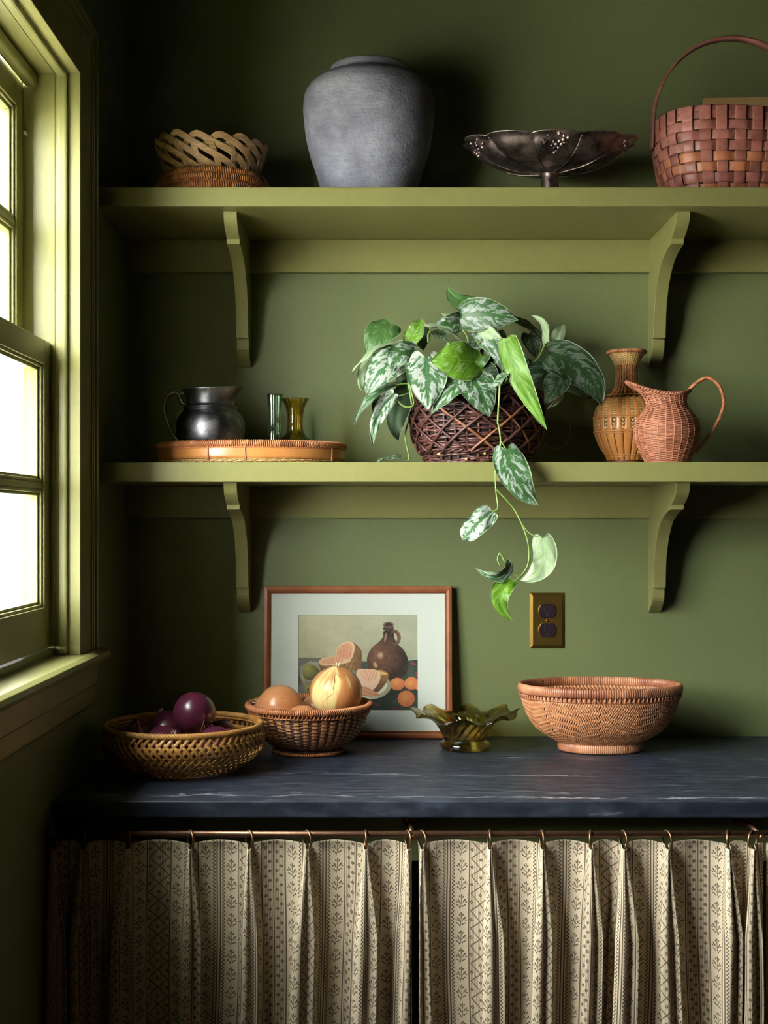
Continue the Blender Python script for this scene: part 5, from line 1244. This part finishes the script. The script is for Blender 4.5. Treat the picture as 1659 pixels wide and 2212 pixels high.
# curtain cloth pattern -------------------------------------------------
class E:
    b = None
    def __init__(s, v): s.v = v
    def _o(s, op, o=None, c=None, clamp=False): return E(E.b.math(op, s.v, o.v if isinstance(o, E) else o, c, clamp))
    def __add__(s, o): return s._o('ADD', o)
    def __sub__(s, o): return s._o('SUBTRACT', o)
    def __mul__(s, o): return s._o('MULTIPLY', o)
    def __truediv__(s, o): return s._o('DIVIDE', o)
    def abs(s): return s._o('ABSOLUTE')
    def mod(s, k): return s._o('FLOORED_MODULO', k)
    def floor(s): return s._o('FLOOR')
    def lt(s, k): return s._o('LESS_THAN', k)
    def gt(s, k): return s._o('GREATER_THAN', k)
    def mn(s, o): return s._o('MINIMUM', o)
    def mx(s, o): return s._o('MAXIMUM', o)
    def sqrt(s): return s._o('SQRT')
def cloth_mat():
    b = NB('block_printed_stripe_cloth'); E.b = b
    tc = b.n('TexCoord'); sp = b.n('SeparateXYZ')
    v0 = tc.outputs['UV']
    nz = b.n('TexNoise'); nz.inputs['Scale'].default_value = .9; nz.inputs['Detail'].default_value = 2; b.l(v0, nz.inputs['Vector'])
    ad = b.n('VectorMath', operation='MULTIPLY_ADD'); b.l(nz.outputs['Color'], ad.inputs[0]); ad.inputs[1].default_value = (.5, .5, 0); b.l(v0, ad.inputs[2]); b.l(ad.outputs[0], sp.inputs[0])
    U = E(sp.outputs[0]); V = E(sp.outputs[1])                      # millimetres
    Um = U.mod(203.0); U1 = Um.mod(101.5)
    isT = Um.lt(101.5)
    # bead group centred at 9.5
    bb = (U1-9.5).abs(); ink = (bb-2.5).abs().lt(1.05)
    bead = (bb-7.2).abs().lt(2.1); col_ = bb.gt(7.2); chk = (V+col_*2.9).mod(5.8).lt(3.1); ink = ink.mx(bead*chk)
    # special zone centred at 60.25
    c_ = U1-60.25; ca = c_.abs(); zone = ca.lt(19.5)
    pin = (U*1.0).mod(2.5).lt(1.05)
    line = (ca-18.7).abs().lt(.95)
    q = ((V.mod(27.0)-13.5).abs())*(15.5/13.5)
    tre = (ca-q).abs().lt(1.5)
    tre = tre*(V.mod(2.7).lt(2.0).mx((ca-q).abs().lt(.7)))
    def ros(lx, ly): d = lx.abs()+ly.abs(); return (d-2.1).abs().lt(1.15)
    r1 = ros(c_, (V.mod(27.0)-0.0)-0.0).mx(ros(c_, V.mod(27.0)-27.0)).mx(ros(ca-14.5, V.mod(27.0)-13.5))
    xx = ca-8.8; k = (V/7.4).floor(); sg = k.mod(2.0)*-6.4+3.2
    r2 = ros(xx-sg, V.mod(7.4)-3.7).mx(ca.lt(.9))
    spec = (r1.mx(tre))*isT+(r2*(isT*-1.0+1.0))
    ink = ink.mx(zone*(line.mx(spec).mx(pin*.72)))
    # sprigs, mirrored about the centre of the special zone
    w_ = ca-30.3; side_ = c_.gt(0); hv = (V+side_*6.0).mod(28.0)-14.0
    sz = w_.abs().lt(10.6); tot = None
    leaves = [(0, 11.5, 1.0, 2.3, 0), (-2.6, 9.6, 1.0, 2.1, .6), (2.4, 9.4, 1.0, 2.1, -.6), (-5.8, 5.6, 1.0, 2.1, .7), (-7.6, 2.2, .9, 1.8, 1.2), (-3.4, 3.0, .8, 1.5, -.2), (4.6, 4.2, 1.0, 2.1, -.7), (7.4, 1.4, .9, 1.8, -1.1), (3.0, .8, .8, 1.5, .3), (-5.4, -2.8, .9, 2.0, 1.0), (-2.6, -5.0, .8, 1.6, .5), (5.8, -4.0, 1.0, 2.0, -1.0), (2.8, -7.0, .8, 1.6, -.4), (-.2, 6.6, .8, 1.4, 0)]
    for (x, y, a, l_, an) in leaves:
        dx, dy = w_-x, hv-y; cc, ss = math.cos(an), math.sin(an)
        p = (dx*(cc/a))+(dy*(ss/a)); r_ = (dy*(cc/l_))-(dx*(ss/l_))
        d = p*p+r_*r_; tot = d if tot is None else tot.mn(d)
    lv = tot.lt(1.0)
    for (x0, y0, x1, y1) in ((2.0, -10.5, .4, -3), (.4, -3, 0, 10), (.3, -1, -6.5, 4.5), (.3, -2.5, 6, 3.4), (.8, -5.5, -4.6, -3.2), (1.2, -8, 5, -4.6)):
        L = math.hypot(x1-x0, y1-y0); tx2, ty2 = (x1-x0)/L, (y1-y0)/L
        dx, dy = w_-x0, hv-y0; along = dx*tx2+dy*ty2; acr = (dy*tx2-dx*ty2).abs()
        lv = lv.mx(acr.lt(.42)*((along-L/2).abs().lt(L/2)))
    ink = ink.mx(lv*sz)
    th1 = b.n('TexWave'); th1.inputs['Scale'].default_value = .32; b.l(v0, th1.inputs[0])
    weave = b.noise(v0, 1.1, 3, .6)
    inkf = b.math('MULTIPLY', ink.v, b.math('MULTIPLY_ADD', weave, .35, .68), clamp=True)
    cream = b.ramp(b.noise(v0, .25, 4), [(.3, s2l((216, 200, 170))), (.7, s2l((226, 211, 182)))])
    col = b.mix(inkf, cream, s2l((70, 46, 34)))
    bs = b.bsdf(col, .85, 0, weave, .35, .0006, spec=.2)
    tr = b.n('BsdfTranslucent'); b.l(col, tr.inputs[0]); x = b.n('MixShader'); x.inputs[0].default_value = .12; b.l(bs.outputs[0], x.inputs[1]); b.l(tr.outputs[0], x.inputs[2]); b.l(x.outputs[0], b.out.inputs[0])
    return b.m
M['cloth'] = cloth_mat()
CY0 = RY+.004
def curtain(xl, xr, rings, label, u0, seed, open_right=True):
    """plan curve built from pinch pleats under each ring; rows from heading to hem"""
    r = np.random.default_rng(seed); xs = [U_(p) for p in rings]
    ztop = W(0, 1823, RY).z; zbot = .03
    nz_ = 70; hs = np.linspace(0, 1, nz_)**1.25; nper = 26
    prm = [(r.uniform(.8, 1.25), r.uniform(-.5, .6), r.uniform(0, 6), r.uniform(.7, 1.2)) for _ in xs]
    # control offsets of one pleat: (x offset, forward depth)
    rowsP = []
    for hq in hs:
        d = hq*(ztop-zbot); o_ = min(1, d/.14); o2 = min(1, max(0, (d-.05)/.25)); pts = []
        pts.append((xl-.0*o_, CY0+.002, 0))
        for i, x in enumerate(xs):
            A, sk, ph, B_ = prm[i]
            sway = .006*o2*math.sin(d*6+ph)
            w_in = .0035+.0075*o_*A; w_out = .0030+.0120*o_*A+.003*o2; dep = .015+.010*o_*A+.006*o2
            s_ = sk*.012*o_
            zoff = .0055*(1-o_)
            xx = x+sway
            pts += [(xx-w_in*1.3-.006*o_, CY0-.001, 0), (xx-w_in, CY0-dep*.35, zoff*.6), (xx-w_out+s_, CY0-dep*.85, zoff), (xx+s_*1.1-w_out*.3, CY0-dep*1.08, zoff), (xx+s_*.9+.0008*(1-o_)+w_out*.25*o_, CY0-dep*(1.0-.32*o_*B_), zoff),
                    (xx+w_out*.9+s_, CY0-dep*.9, zoff), (xx+w_in*1.15+s_*.3, CY0-dep*.35, zoff*.6), (xx+w_in*1.4+.006*o_, CY0+.001, 0)]
            if i < len(xs)-1:
                g_ = xs[i+1]-x; bw = .008*(1 if g_ > .05 else .5)
                pts += [(x+g_*.36+sway, CY0+bw*(1-.5*o2)-.004*o2*math.sin(ph+d*4), -.0035), (x+g_*.64+sway, CY0+bw*(1-.4*o2)+.004*o2*math.sin(ph*2+d*5), -.0030)]
        pts.append((xr, CY0+.002, 0))
        pts = [(min(max(p[0], xl+.0004*k_), xr-.0004*(len(pts)-k_)), p[1], p[2]) for k_, p in enumerate(pts)]
        P = spline(np.array([(p[0], p[1], p[2]) for p in pts]), (len(pts)-1)*5+1)
        rowsP.append(np.stack([P[:, 0], P[:, 1], ztop-d-P[:, 2]], 1))
    Pg = np.array(rowsP); nC = Pg.shape[1]
    cum = np.concatenate([np.zeros((nz_, 1)), np.cumsum(np.linalg.norm(np.diff(Pg[:, :, :2], axis=1), axis=2), axis=1)], 1)*1000
    ref = cum[34]+u0
    # panels between pleats keep their print; the slack is taken up inside the pleats
    nr_ = len(xs); UL = np.zeros_like(cum); edges = []
    for i in range(-1, nr_):
        a_ = 0 if i < 0 else (1+i*10+7)*5; b_ = (nC-1) if i == nr_-1 else (1+(i+1)*10)*5
        edges.append((a_, b_))
    for a_, b_ in edges:
        c_ = (a_+b_)//2; UL[:, a_:b_+1] = cum[:, a_:b_+1]-cum[:, c_:c_+1]+ref[c_]
    for (a0, b0), (a1, b1) in zip(edges[:-1], edges[1:]):
        seg = cum[:, b0:a1+1]; f_ = (seg-seg[:, :1])/(seg[:, -1:]-seg[:, :1]); UL[:, b0:a1+1] = UL[:, b0:b0+1]+f_*(UL[:, a1:a1+1]-UL[:, b0:b0+1])
    vl = -(hs*(ztop-zbot))*1000
    Nn = nrm(np.cross(np.gradient(Pg, axis=1), np.gradient(Pg, axis=0)))
    V = np.concatenate([Pg.reshape(-1, 3), (Pg+Nn*.0006*np.sign(-Nn[..., 1:2].mean())*-1).reshape(-1, 3)]); m = nz_*nC
    I, J = np.meshgrid(np.arange(nz_-1), np.arange(nC-1), indexing='ij'); f = np.stack([I*nC+J, (I+1)*nC+J, (I+1)*nC+J+1, I*nC+J+1], -1).reshape(-1, 4)
    per = [j for j in range(nC)]+[i*nC+nC-1 for i in range(1, nz_)]+[(nz_-1)*nC+j for j in range(nC-2, -1, -1)]+[i*nC for i in range(nz_-2, 0, -1)]
    F = f.tolist()+(f[:, ::-1]+m).tolist()+[[per[i], per[(i+1) % len(per)], per[(i+1) % len(per)]+m, per[i]+m] for i in range(len(per))]
    o = mk('curtain', V, F, M['cloth'])
    uv = o.data.uv_layers.new(name='UVMap'); li = np.zeros(len(o.data.loops), dtype=np.int32); o.data.loops.foreach_get('vertex_index', li); li = li % m
    UV = np.stack(np.broadcast_arrays(UL, vl[:, None]), -1).reshape(-1, 2); uv.data.foreach_set('uv', UV[li].astype(np.float32).reshape(-1))
    tag(o, label, 'curtain', 'printed striped curtains'); return o
curtain(U_(103), U_(890), RINGS[:8], 'left pleated curtain of cream cloth printed with brown stripes and sprigs', 60, 1)
curtain(U_(904), U_(1652), RINGS[8:], 'wide right pleated curtain of cream cloth printed with brown stripes and sprigs', 97, 2)
curtain(U_(1657), U_(1850), [1672, 1740, 1810], 'sliver of a third striped curtain at the right edge', 20, 3)
